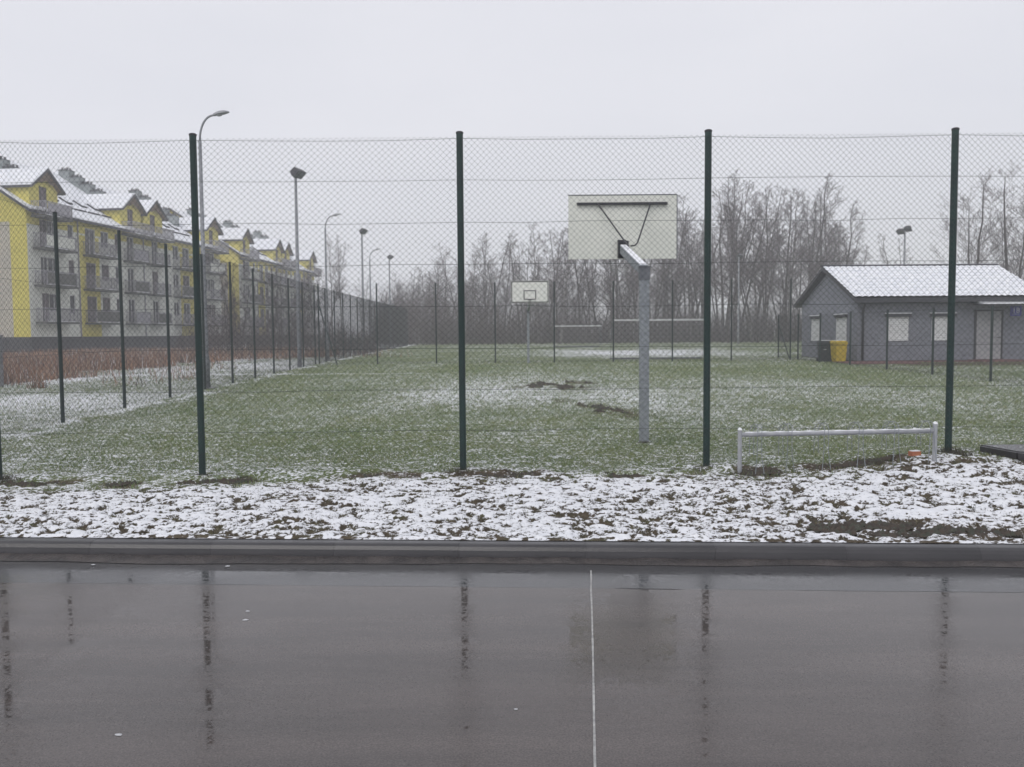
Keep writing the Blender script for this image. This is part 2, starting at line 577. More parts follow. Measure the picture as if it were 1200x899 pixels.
def road_material(name, c1, c2, r_lo, r_hi, gut=False):
    m = bpy.data.materials.new(name)
    m.use_nodes = True
    nt = m.node_tree
    L = nt.links.new
    b = nt.nodes['Principled BSDF']
    b.inputs['IOR'].default_value = 1.5
    tc = nt.nodes.new('ShaderNodeTexCoord')

    def noise(sc, stretch=(1, 1, 1), det=4, rough=0.55):
        mp = nt.nodes.new('ShaderNodeMapping')
        mp.inputs['Scale'].default_value = stretch
        L(tc.outputs['Object'], mp.inputs[0])
        n = nt.nodes.new('ShaderNodeTexNoise')
        n.inputs['Scale'].default_value = sc
        n.inputs['Detail'].default_value = det
        n.inputs['Roughness'].default_value = rough
        L(mp.outputs[0], n.inputs['Vector'])
        return n.outputs['Fac']

    def ramp(f, a, b_, lo, hi):
        r = nt.nodes.new('ShaderNodeValToRGB')
        r.color_ramp.elements[0].position = lo
        r.color_ramp.elements[1].position = hi
        r.color_ramp.elements[0].color = (*a, 1)
        r.color_ramp.elements[1].color = (*b_, 1)
        L(f, r.inputs[0])
        return r.outputs[0]
    col = ramp(noise(1.3, (0.30, 2.0, 1), 8, 0.68), c2, c1, 0.36, 0.64)
    grain = ramp(noise(110, (1, 1, 1), 3), (0.55, 0.55, 0.55), (1.4, 1.4, 1.4), 0.3, 0.7)
    mx = nt.nodes.new('ShaderNodeMix')
    mx.data_type = 'RGBA'
    mx.blend_type = 'MULTIPLY'
    mx.inputs[0].default_value = 1.0
    L(col, mx.inputs[6])
    L(grain, mx.inputs[7])
    L(mx.outputs[2], b.inputs['Base Color'])
    def mth(op, a, b_):
        n = nt.nodes.new('ShaderNodeMath')
        n.operation = op
        for k_, x_ in enumerate((a, b_)):
            if isinstance(x_, float):
                n.inputs[k_].default_value = x_
            else:
                L(x_, n.inputs[k_])
        return n.outputs[0]
    # small mirror-like wet films, gathered in patches, on an otherwise finely rough wet skin
    film = mth('ADD', mth('MULTIPLY', noise(24, (1.0, 0.9, 1), 5, 0.7), 0.55), mth('MULTIPLY', noise(2.0, (1.0, 1.4, 1), 4, 0.6), 0.45))
    rr = ramp(film, (r_hi,) * 3, (r_lo,) * 3, 0.515, 0.535)
    L(rr, b.inputs['Roughness'])
    bp = nt.nodes.new('ShaderNodeBump')
    bp.inputs['Distance'].default_value = 0.003
    L(mth('MULTIPLY', rr, 1.1), bp.inputs['Strength'])
    L(noise(16, (1.6, 1.4, 1), 8, 0.78), bp.inputs['Height'])
    L(bp.outputs[0], b.inputs['Normal'])
    return m


M_road = road_material('wet_asphalt', (0.088, 0.074, 0.070), (0.058, 0.050, 0.048), 0.02, 0.15)
M_gutter = road_material('wet_gutter_asphalt', (0.068, 0.068, 0.072), (0.050, 0.050, 0.053), 0.03, 0.16)


def strip_mesh(fa, fb, z, x0=-60, x1=60, step=0.25):
    xs = np.arange(x0, x1 + step, step)
    vs = []
    fs = []
    for i, x in enumerate(xs):
        vs.append((x, fa(x), z))
        vs.append((x, fb(x), z))
        if i:
            k = 2 * i
            fs.append((k - 2, k, k + 1, k - 1))
    mb = MB()
    mb.add(vs, fs)
    return mb


RZ = -0.12
gut_y = lambda x: kerb_y(x) - 0.705


def crack(x):
    w = 0.004 * float(vn(np.array(x * 3.1), np.array(0.5), 3)) + 0.0035 * float(vn(np.array(x * 0.9), np.array(2.5), 6) > 0.55)
    if 0.75 < x < 1.15:
        w += 0.012
    return w


wig = lambda x: 0.012 * float(fbm(np.array(x * 2.0), np.array(1.5), 8, 3) - 0.5)
struct(strip_mesh(lambda x: -30.0, lambda x: kerb_y(x) + 0.10, RZ - 0.03).build('roadbed', M_black))
xs = np.arange(-60, 60.01, 0.1)
mb = MB()
rows = [-30, -10, 0, 2, 4, 5]
for i, x in enumerate(xs):
    if abs(x) > 8 and i % 10:
        continue
    mb.v.extend([(x, yy, RZ) for yy in rows] + [(x, gut_y(x) + wig(x) - crack(x), RZ)])
n_c = len(rows) + 1
for i in range(len(mb.v) // n_c - 1):
    for j in range(n_c - 1):
        k = i * n_c + j
        mb.f.append((k, k + n_c, k + n_c + 1, k + 1))
        mb.mi.append(0)
struct(mb.build('road', M_road))
struct(strip_mesh(lambda x: gut_y(x) + wig(x) + 0.001, lambda x: kerb_y(x) + 0.02, RZ, step=0.1).build('gutter_strip', M_gutter))

# dirt that gathered along the kerb foot: low irregular band
mb = MB()
xs = np.arange(-14, 14.01, 0.05)
for i, x in enumerate(xs):
    w = 0.13 + 0.16 * float(fbm(np.array(x * 0.8), np.array(3.3), 4, 4) - 0.5)
    h = 0.010 + 0.012 * float(vn(np.array(x * 6.0), np.array(1.3), 2))
    yk = kerb_y(x) - 0.005
    mb.v.extend([(x, yk, RZ + h + 0.012), (x, yk - w * 0.5, RZ + h), (x, yk - w, RZ + 0.004)])
    if i:
        for j in range(2):
            k = 3 * i + j
            mb.f.append((k - 3, k, k + 1, k - 2))
            mb.mi.append(0)
M_dirt = mat('wet_gutter_dirt', (0.062, 0.053, 0.050), (0.028, 0.025, 0.025), 7, 0.35, bump=0.8, bscale=40)
o = mb.build('gutter_dirt', M_dirt)
o['kind'] = 'structure'

# kerb: rounded stones laid end to end
kerb = struct(bpy.data.objects.new('kerb', None))
COL.objects.link(kerb)
KLEN = 1.0
ang = math.atan(-0.0572)
prof = [(0.0, -0.30), (0.0, RZ + 0.002), (0.006, -0.075), (0.014, -0.045), (0.030, -0.018), (0.052, -0.004), (0.075, 0.0), (0.16, 0.0), (0.16, -0.30)]
mb = MB()
L_ = (KLEN - 0.0012) / 2
pts0 = [Vector((-L_, y, z)) for y, z in prof]
mb.poly_prism(pts0, (2 * L_, 0, 0))
kme = mb.mesh('kerb_stone', M_kerb)
for i in range(-22, 23):
    xx = (i + 0.07) * KLEN * math.cos(ang)
    o = obj('kerb_stone', kme, kerb, (xx, kerb_y(xx), 0.0006 * ((i * 7) % 3 - 1)), ang)

# thin white line running towards the camera
mb = MB()
pl = []
N = 60
for i in range(N + 1):
    t = i / N
    y = 6.30 + (1.2 - 6.30) * t
    x = 0.580 + (0.33 - 0.580) * (6.30 - y) / 2.89 + 0.004 * (float(vn(np.array(y * 3.0), np.array(7.7), 2)) - .5)
    w = 0.0042 + 0.0022 * float(vn(np.array(y * 9.0), np.array(3.7), 5))
    mb.v.extend([(x - w, y, RZ + 0.004), (x + w, y, RZ + 0.004)])
    if i:
        k = 2 * i
        mb.f.append((k - 2, k, k + 1, k - 1))
        mb.mi.append(0)
M_line = mat('worn_white_line', (0.42, 0.42, 0.41), (0.22, 0.22, 0.22), 25, 0.6)
o = mb.build('road_line', M_line)
struct(o)

M_slush = mat('slush', (0.50, 0.51, 0.53), (0.38, 0.39, 0.41), 30, 0.5)
# a few slushy snow crumbs on the road
def crumb(w, l, h):
    mb = MB()
    n = 7
    vs = [(0, 0, h)]
    for k in range(n):
        t = 2 * math.pi * k / n
        q = 0.7 + 0.5 * random.random()
        vs.append((math.cos(t) * w * q, math.sin(t) * l * q, 0.0))
    mb.add(vs, [(0, k + 1, (k + 1) % n + 1) for k in range(n)])
    return mb


for (x, y, w, lab) in [(-1.68, 5.25, 0.016, 'white snow crumb on the wet road, lower of the pair near the left fence post'),
                       (-1.72, 5.42, 0.012, 'white snow crumb on the wet road, upper of the pair near the left fence post'),
                       (-1.77, 3.72, 0.012, 'white snow crumb on the dark road at the lower left'),
                       (0.006, 3.95, 0.008, 'tiny white snow crumb on the road near the bottom centre'),
                       (-3.27, 6.85 - 0.30, 0.013, 'small snow crumb lying in the gutter at the left'),
                       (-2.2, 6.73 - 0.25, 0.015, 'small snow crumb in the gutter below the second fence bay')]:
    o = crumb(w * 1.6, w, w * 0.4).build('snow_crumb', M_slush, None, (x, y, RZ + (0.002 if y < 6 else 0.008)))
    tag(o, lab, 'snow crumb', 'crumbs of snow on the road')

# ------------------------------------------------------------------ grass blades (stuff)


def blades(n, xf, y0, y1, hmin, hmax, wid, snow_frac, dens_pow, seed, name, mats, probs, cond):
    r = np.random.default_rng(seed)
    t = r.random(n * 2)
    if dens_pow == 0:
        y = y0 + (y1 - y0) * t
    else:                       # more blades nearer the camera
        k = 1 - dens_pow
        y = (y0 ** k + (y1 ** k - y0 ** k) * t) ** (1 / k)
    x = (r.random(n * 2) * 2 - 1) * xf(y)
    keep = cond(x, y, r)
    x, y = x[keep][:n], y[keep][:n]
    n = len(x)
    z = gh(x, y) - 0.012
    q = y / 10.0
    mi = r.choice(len(mats), size=n, p=probs)
    white = np.array([m_ is M_snow for m_ in mats])[mi]
    h = (hmin + (hmax - hmin) * r.random(n) ** 1.5) * (0.8 + 0.2 * q) * np.where(white, 0.5, 1.0)
    w = wid * (0.6 + 0.8 * r.random(n)) * q * np.where(white, 1.5, 1.0)
    a = r.random(n) * 2 * np.pi
    lean = (r.random(n)) * 0.9 * h
    la = r.random(n) * 2 * np.pi
    p0 = np.stack([x - np.cos(a) * w, y - np.sin(a) * w, z], -1)
    p1 = np.stack([x + np.cos(a) * w, y + np.sin(a) * w, z], -1)
    p2 = np.stack([x + np.cos(la) * lean, y + np.sin(la) * lean, z + h], -1)
    vs = np.stack([p0, p1, p2], 1).reshape(-1, 3)
    fs = np.arange(3 * n).reshape(-1, 3)
    me = np_mesh(name, vs, fs, mats, mi)
    o = obj(name, me)
    return o


def c_field(x, y, r):
    s, m, st_ = snow_mud(x, y)
    ap = (x > 15.0) & (y > 37.4) & (y < 48)
    return ~(ap & ((x < 18.2) | (y > 38.9))) & (r.random(len(x)) > st_ * 0.97) & (r.random(len(x)) > m * 0.8) & (r.random(len(x)) > np.clip(s - 0.45, 0, 1) * 1.3)


o = blades(330000, lambda y: 0.76 * y, 9.3, 46, 0.015, 0.055, 0.0042, 0, 1.6, 5, 'grass',
           [M_blade1, M_blade2, M_blade3, M_snow], [0.47, 0.28, 0.08, 0.17], c_field)
tag(o, 'short green grass dusted with snow on the fenced pitch', 'grass', None, 'stuff')


def c_strip(x, y, r):
    s, m, st_ = snow_mud(x, y)
    cl = 0.28 * fbm(x * 4.0, y * 6.5, 31, 3) + 0.72 * fbm(x * 16, y * 20, 35, 4)
    return (y > kerb_y(x) + 0.22) & (st_ > 0.15) & ((cl < 0.42) | (r.random(len(x)) < 0.10))


M_tuft = mat('dark_wet_grass', (0.050, 0.052, 0.036), (0.030, 0.032, 0.024), 1.5, 0.8)
M_tuft2 = mat('dull_olive_grass', (0.10, 0.095, 0.066), (0.07, 0.068, 0.048), 1.5, 0.8)
o = blades(42000, lambda y: 0.74 * y, 6.7, 10.6, 0.012, 0.040, 0.0032, 0, 0, 6, 'grass_tufts',
           [M_tuft, M_tuft2, M_blade3], [0.5, 0.4, 0.1], c_strip)
tag(o, 'dark grass tips poking through the snowy verge beside the kerb', 'grass', None, 'stuff')


# clumps of taller dead grass around the post feet
def clumps(name, label, spots, mats, n, h0, rad, seed):
    r = np.random.default_rng(seed)
    V = []
    for (cx, cy, sc) in spots:
        m_ = int(n * sc)
        a = r.random(m_) * 2 * np.pi
        d = r.random(m_) ** 0.7 * rad * sc
        x = cx + np.cos(a) * d
        y = cy + np.sin(a) * d * 0.7
        z = gh(x, y) - 0.01
        h = h0 * sc * (0.3 + 0.7 * r.random(m_)) * (1 - 0.5 * d / rad / sc)
        w = 0.003 + 0.002 * r.random(m_)
        t = r.random(m_) * np.pi
        lx = (r.random(m_) - 0.5) * 1.4 * h
        ly = (r.random(m_) - 0.5) * 1.0 * h
        p0 = np.stack([x - np.cos(t) * w, y - np.sin(t) * w, z], -1)
        p1 = np.stack([x + np.cos(t) * w, y + np.sin(t) * w, z], -1)
        p2 = np.stack([x + lx, y + ly, z + h], -1)
        V.append(np.stack([p0, p1, p2], 1).reshape(-1, 3))
    vs = np.concatenate(V)
    nf = len(vs) // 3
    o = obj(name, np_mesh(name, vs, np.arange(3 * nf).reshape(-1, 3), mats, r.integers(0, len(mats), nf)))
    return tag(o, label, 'grass', None, 'stuff')


M_dead = mat('dead_grass', (0.10, 0.075, 0.055), (0.05, 0.04, 0.032), 4, 0.9)
FP = [-6.13, -3.70, -0.59, 2.31, 5.19, 8.1, 11.0]
spots = [(x, 10.05, s) for x, s in zip(FP, (2.0, 1.1, 1.8, 1.4, 1.9, 1, 1))]
rr_ = random.Random(4)
spots += [(-3.7 + rr_.random() * 9, 9.85 + rr_.random() * 0.35 + 0.0, 0.4 + 0.4 * rr_.random()) for _ in range(26)]
spots += [(2.6, 9.68, 0.8), (3.3, 9.7, 0.6), (4.2, 9.8, 0.7), (1.97, 12.65, 0.8)]
clumps('dead_grass_clumps', 'matted brown dead grass around the fence post feet', spots, [M_dead, M_tuft, M_tuft2], 260, 0.085, 0.14, 8)

# clods of turned soil where the turf is torn: small faceted lumps, some dusted with snow
def clods():
    r = np.random.default_rng(23)
    y = np.concatenate([9.2 + 1.4 * r.random(60000), 15 + 14 * r.random(90000), 6.8 + 0.8 * r.random(20000)])
    x = np.concatenate([-7 + 15 * r.random(60000), -1 + 5 * r.random(90000), 1 + 5 * r.random(20000)])
    s_, m_, t_ = snow_mud(x, y)
    m_ = m_ * (0.4 + 1.2 * fbm(x * 1.7, y * 1.2, 71, 3))
    k = (m_ > 0.5) & (r.random(len(x)) < 0.32) & (y > kerb_y(x) + 0.25)
    x, y = x[k], y[k]
    n = len(x)
    sz = (0.012 + 0.030 * r.random(n) ** 2.5) * (0.5 + y / 16)
    z = gh(x, y) - 0.004
    dirs = np.array([(1, 0, 0), (0.3, 0.95, 0), (-0.8, 0.6, 0), (-0.8, -0.6, 0), (0.3, -0.95, 0), (0.1, 0.1, 0.8)])
    V = dirs[None] * sz[:, None, None] * (0.6 + 0.8 * r.random((n, 6, 1)))
    V = V + np.stack([x, y, z], -1)[:, None]
    tri = np.array([(0, 1, 5), (1, 2, 5), (2, 3, 5), (3, 4, 5), (4, 0, 5)])
    F = (np.arange(n) * 6)[:, None, None] + tri[None]
    mi = np.repeat(r.choice(3, size=n, p=[0.70, 0.30, 0.0]), 5)
    M_c1 = mat('dark_soil', (0.060, 0.046, 0.034), (0.034, 0.027, 0.022), 9, 0.9)
    o_ = obj('soil_clods', np_mesh('soil_clods', V.reshape(-1, 3), F.reshape(-1, 3), [M_c1, M_tuft, M_snow], mi))
    return tag(o_, 'dark clods of torn-up soil along the fence line and on the pitch', 'soil', None, 'stuff')


clods()

# ------------------------------------------------------------------ dry weeds on the left
r = np.random.default_rng(17)
n = 90000
Y = 26 + (74 - 26) * r.random(n * 2) ** 1.4
X = -r.random(n * 2) * 0.75 * (Y + 6)
bound = -16.2 - 0.15 * (Y - 27) + 8.0 * sst(45, 55, Y) + 6.5 * (fbm(X * 0.35, Y * 0.25, 3, 4) - 0.5)
k = ((X < bound) | ((X < bound + 5.0) & (r.random(len(X)) < 0.06))) & (X > -62) & (fbm(X * 0.6, Y * 0.35, 13, 3) > 0.30 + 0.25 * r.random(len(X)) ** 2)
X, Y = X[k][:n], Y[k][:n]
n = len(X)
Z = gh(X, Y) - 0.02
H = (0.25 + 0.75 * r.random(n) ** 1.2) * (0.45 + 0.9 * fbm(X * 0.5, Y * 0.5, 7, 3)) * (0.85 - 0.006 * (Y - 27))
W = 0.012 * (0.5 + r.random(n)) * (Y / 35)
A = r.random(n) * 2 * np.pi
lx = (r.random(n) - 0.5) * 0.7 * H
ly = (r.random(n) - 0.5) * 0.7 * H
vs = np.stack([np.stack([X - np.cos(A) * W, Y - np.sin(A) * W, Z], -1),
               np.stack([X + np.cos(A) * W, Y + np.sin(A) * W, Z], -1),
               np.stack([X + lx, Y + ly, Z + H], -1)], 1).reshape(-1, 3)
mi = r.choice(4, size=n, p=[0.52, 0.20, 0.25, 0.03])
o = obj('dry_weeds', np_mesh('dry_weeds', vs, np.arange(3 * n).reshape(-1, 3), [M_weed1, M_weed2, M_thick, M_snow], mi))
tag(o, 'reddish brown dead weeds covering the waste ground before the yellow flats', 'weeds', None, 'stuff')

# ------------------------------------------------------------------ chain-link fences
MESHH = 3.93
P = 0.0707


def link_mesh(width, height, rad=0.0016, sides=3, m=None):
    """vertical zigzag wires hooked into each other, origin bottom-left, running along +X"""
    nw = int(width / (P / 2))
    ns = int(height / (P / 2))
    pitch = width / nw
    hz = height / ns
    V = []
    F = []
    ang_ = np.arange(sides) * 2 * np.pi / sides
    for i in range(nw):
        zs = np.arange(ns + 1) * hz
        par = (np.arange(ns + 1) + i) % 2
        jx = (rng.random(ns + 1) - 0.5) * 0.004
        xs_ = i * pitch + par * pitch * 1.06 - 0.03 * pitch + jx
        ys_ = np.where(par == 1, 0.0025, -0.0025)
        c = np.stack([xs_, ys_, zs], -1)
        ring = np.stack([np.cos(ang_) * rad, np.sin(ang_) * rad, np.zeros(sides)], -1)
        pts = (c[:, None, :] + ring[None, :, :] * np.array([1.35, 1, 1])).reshape(-1, 3)
        o0 = len(V) * (ns + 1) * sides
        V.append(pts)
        a = np.arange(ns)[:, None] * sides + np.arange(sides)[None, :]
        b = np.arange(ns)[:, None] * sides + ((np.arange(sides) + 1) % sides)[None, :]
        F.append(np.stack([a, b, b + sides, a + sides], -1).reshape(-1, 4) + o0)
    return np_mesh('chain_link', np.concatenate(V), np.concatenate(F), [m or M_wire])


LM = link_mesh(2.95, MESHH, 0.0017)
M_wirefar = mat('dark_fence_wire', (0.020, 0.026, 0.028), (0.013, 0.018, 0.020), 3, 0.6)
LMfar = link_mesh(2.95, MESHH, 0.0019, 3, M_wirefar)
LMleft = link_mesh(2.95, MESHH, 0.0021, 3, M_wirefar)
LMnear = link_mesh(2.95, MESHH, 0.0017, 3, M_wirefar)


def post_mesh(h, r_=0.038, below=0.25, n=14, m=None):
    mb = MB()
    mb.tube([(0, 0, -below), (0, 0, h - 0.012)], r_, n)
    me = mb.mesh('post', m or M_green)
    cap = MB()
    cap.tube([(0, 0, h - 0.012), (0, 0, h + 0.006), (0, 0, h + 0.016)], [r_ * 1.12, r_ * 1.12, r_ * 0.7], n)
    return me, cap.mesh('post_cap', M_black)


def fence(root, pts, height, pm, cm, link, wires, wire_r=0.002, panel_h=None, sag=0.03):
    """pts: world (x, y, ground z, top z)"""
    for (x, y, gz_, tz) in pts:
        p = obj('post', pm, root, (x, y, tz - height))
        obj('post_cap', cm, p, (0, 0, 0))
    for (a, b) in zip(pts[:-1], pts[1:]):
        d = math.hypot(b[0] - a[0], b[1] - a[1])
        an = math.atan2(b[1] - a[1], b[0] - a[0])
        off = Vector((math.sin(an), -math.cos(an), 0)) * 0.045
        z0 = (a[3] + b[3]) / 2 - height
        o = obj('mesh_panel', link(a[1]) if callable(link) else link, root, (a[0] + off.x, a[1] + off.y, z0 + 0.015), an)
        sx = d / 2.95
        shear = (b[3] - a[3]) / d
        o.scale = (sx, 1, (panel_h or MESHH) / MESHH)
        if abs(shear) > 0.002:
            o.rotation_euler = (0, 0, an)
            o.location.z = z0 + 0.015
    for wz in wires:
        mb = MB()
        pp = []
        for (a, b) in zip(pts[:-1], pts[1:]):
            an = math.atan2(b[1] - a[1], b[0] - a[0])
            off = Vector((math.sin(an), -math.cos(an), 0)) * 0.047
            for k in range(4):
                t = k / 4
                sg = -sag * 4 * t * (1 - t) * (0.5 + random.random() * 0.5) * (1 if wz > 3.5 else 0.5 * random.choice((-0.6, 1)))
                pp.append((a[0] + (b[0] - a[0]) * t + off.x, a[1] + (b[1] - a[1]) * t + off.y,
                           a[3] + (b[3] - a[3]) * t - height + wz + sg))
        pp.append((pts[-1][0] + off.x, pts[-1][1] + off.y, pts[-1][3] - height + wz))
        mb.tube(pp, wire_r, 4)
        mb.build('tension_wire', M_wire, root)


pm, cm = post_mesh(4.0, 0.040)
f1 = thing('chain_link_fence', 'tall green chain-link fence nearest the road, running across the whole picture', 'fence', (0, 0, 0), 0, 'chain-link fences round the pitch')
pts = [(x, 10.1, G(x, 10.1), 4.0) for x in [-8.9] + FP]
fence(f1, pts, 4.0, pm, cm, LM, [3.925, 3.45, 2.96, 2.47, 1.98, 1.49, 1.0, 0.52], 0.0022)

pm2, cm2 = post_mesh(3.95, 0.036, n=10, m=M_greenfar)
f2 = thing('chain_link_fence', 'tall chain-link fence on the left that runs away from the camera past the lamp posts', 'fence', (0, 0, 0), 0, 'chain-link fences round the pitch')
ys = [10.2, 13.15]
while ys[-1] < 90:
    ys.append(ys[-1] + 2.98)
pts = [(lfx(y), y, G(lfx(y), y), 3.97 + 0.0055 * max(0, y - 14)) for y in ys]
fence(f2, pts, 3.95, pm2, cm2, lambda y: LMnear if y < 34 else (LMfar if y < 48 else LMleft), [3.9, 2.6, 1.3, 0.1], 0.0025, sag=0.01)

pm3, cm3 = post_mesh(4.05, 0.036, n=8, m=M_greenfar)
f3 = thing('chain_link_fence', 'tall chain-link fence crossing the pitch behind the far basketball hoop', 'fence', (0, 0, 0), 0, 'chain-link fences round the pitch')
pts = [(-9.72, 43.1, G(-9.7, 43), 4.2)] + [(-6.72 + 2.95 * k_, 42.7, G(-6.72 + 2.95 * k_, 42.7), 4.19 + 0.012 * k_) for k_ in range(8)]
fence(f3, pts, 4.05, pm3, cm3, LMfar, [4.0, 2.6, 1.3, 0.1], 0.0025, sag=0.01)
mb = MB()
mb.tube([(-9.66, 43.0, 3.1), (-8.55, 41.9, 0.1)], 0.03, 8)
mb.build('brace', M_greenfar, f3)

pm4, cm4 = post_mesh(2.33, 0.038, n=10, m=M_greenfar)
f4 = thing('chain_link_fence', 'lower chain-link fence on the right between the pitch and the grey hut', 'fence', (0, 0, 0), 0, 'chain-link fences round the pitch')
pts = [(14.55, y, G(14.5, y), G(14.5, y) + 2.30) for y in [15.2, 18.7, 22.3, 25.9, 29.5, 33.1, 36.7, 40.3, 43.4, 46.6]]
fence(f4, pts, 2.33, pm4, cm4, LMfar, [2.27, 1.2, 0.1], 0.0025, panel_h=2.28, sag=0.01)
mb = MB()
mb.tube([(14.5, 46.5, 2.1), (14.65, 45.0, 0.2)], 0.03, 8)
mb.build('brace', M_greenfar, f4)
# snow caps on posts
mb = MB()
mb.tube([(0, 0, 4.016), (0, 0, 4.026), (0, 0, 4.036)], [0.030, 0.026, 0.01], 10)

# ------------------------------------------------------------------ street lamps and floodlights


def street_lamp(loc, label, h=8.35):
    t = thing('street_lamp', label, 'street lamp', loc, 0, 'street lamps beyond the left fence')
    mb = MB()
    mb.tube([(0, 0, 0), (0, 0, 0.9), (0, 0, 1.0), (0, 0, h - 1.0)], [0.105, 0.10, 0.075, 0.048], 12)
    mb.build('pole', M_polegrey, t, smooth=True)
    mb = MB()
    pp = [(0, 0, h - 1.0)]
    for k in range(1, 9):
        a = k / 8 * R(78)
        pp.append((0.42 * (1 - math.cos(a)), 0, h - 1.0 + 0.72 * math.sin(a)))
    pp.append((pp[-1][0] + 0.12, 0, pp[-1][2] + 0.03))
    mb.tube(pp, 0.032, 8)
    mb.build('arm', M_polegrey, t, smooth=True)
    ex, ez = pp[-1][0], pp[-1][2]
    # luminaire: tapered shell tilted up
    mb = MB()
    rings = [(-0.08, 0.04, 0.03), (0.0, 0.10, 0.08), (0.2, 0.135, 0.115), (0.38, 0.13, 0.10), (0.52, 0.07, 0.05), (0.56, 0.02, 0.02)]
    n_ = 10
    vs = []
    for (xx, w, hh) in rings:
        for k in range(n_):
            a = math.pi * k / (n_ - 1)
            vs.append((xx, math.cos(a) * w, math.sin(a) * hh))
    fs = []
    for i in range(len(rings) - 1):
        for k in range(n_):
            fs.append((i * n_ + k, i * n_ + (k + 1) % n_, (i + 1) * n_ + (k + 1) % n_, (i + 1) * n_ + k))
    fs.append(tuple(range(n_)))
    mb.add(vs, fs)
    hd = mb.build('lamp_head', M_lamp, t, (ex, 0, ez - 0.02))
    hd.rotation_euler = (0, R(-12), 0)
    hd.scale = (0.8, 0.9, 0.9)
    mb = MB()
    mb.tube([(0.18, 0, -0.005), (0.18, 0, -0.04), (0.18, 0, -0.055)], [0.11, 0.09, 0.05], 12)
    mb.build('lamp_glass', M_glass, hd)
    mb = MB()
    mb.bx(-0.25, 0.25, -0.25, 0.25, -0.12, 0.03)
    mb.build('foundation', M_concrete, t)
    mb = MB()
    mb.bx(-0.012, 0.012, -0.105, -0.085, 0.42, 0.78)
    mb.build('hatch', M_galvdark, t)
    return t


street_lamp((-9.17, 25.6, 0.08), 'tall curved-arm street lamp beside the near end of the left fence')
street_lamp((-10.35, 48.0, 0.2), 'curved-arm street lamp beyond the left fence, middle one of three')
street_lamp((-11.3, 68.7, 0.32), 'curved-arm street lamp farthest along the left fence')


def floodlight(loc, label, h, heads, group='floodlight poles round the pitch'):
    t = thing('floodlight_pole', label, 'floodlight', loc, 0, group)
    mb = MB()
    mb.tube([(0, 0, -0.1), (0, 0, 0.9), (0, 0, h)], [0.11, 0.10, 0.06], 10)
    mb.build('pole', M_polegrey, t, smooth=True)
    mb = MB()
    mb.bar((-0.16, 0, h + 0.02), (0.26, 0, h + 0.02), 0.05, 0.05)
    mb.build('crossarm', M_galvdark, t)
    for (dx, dy, rz, dz) in heads:
        mb = MB()
        # tapered floodlight box
        f_, b_ = 0.27, 0.19
        vs = [(-f_, -0.13, -f_ * .8), (f_, -0.13, -f_ * .8), (f_, -0.13, f_ * .8), (-f_, -0.13, f_ * .8),
              (-b_, 0.12, -b_ * .8), (b_, 0.12, -b_ * .8), (b_, 0.12, b_ * .8), (-b_, 0.12, b_ * .8)]
        mb.add(vs, [(0, 1, 2, 3), (7, 6, 5, 4), (0, 4, 5, 1), (1, 5, 6, 2), (2, 6, 7, 3), (3, 7, 4, 0)])
        q = mb.build('lamp_head', M_darkmetal, t, (dx, dy, h + dz))
        q.rotation_euler = (R(50), 0, rz)
        mb = MB()
        mb.bx(-0.26, 0.26, -0.142, -0.132, -0.2, 0.2)
        mb.build('lamp_glass', M_galvdark, q)
    return t


floodlight((-9.95, 40.0, 0.17), 'tall floodlight pole with paired dark lamp heads, nearest one by the left fence', 8.85, [(-0.06, 0.25, R(80), 0.24), (0.20, -0.25, R(62), 0.08)])
floodlight((-11.0, 63.5, 0.29), 'floodlight pole between the second and third street lamps on the left', 8.85, [(0.0, 0.25, R(80), 0.2), (0.16, -0.25, R(62), 0.12)])
floodlight((-12.2, 86.0, 0.42), 'farthest floodlight pole on the left, in front of the treeline', 8.85, [(0.0, 0.25, R(80), 0.18), (0.16, -0.25, R(62), 0.12)])
floodlight((29.3, 64.0, 0.3), 'floodlight pole with two spread lamp heads rising behind the grey hut roof', 8.75, [(-0.30, 0, R(-50), 0.0), (0.24, 0, R(-40), 0.2)])
floodlight((22.8, 86.0, 0.42), 'thin floodlight pole half hidden among the bare trees left of the hut', 8.7, [(0.1, 0, R(-20), 0.15)])

# ------------------------------------------------------------------ basketball hoops


def ring_pts(cx, cy, cz, r_, n_=20):
    return [(cx + r_ * math.cos(2 * math.pi * k / n_), cy + r_ * math.sin(2 * math.pi * k / n_), cz) for k in range(n_ + 1)]


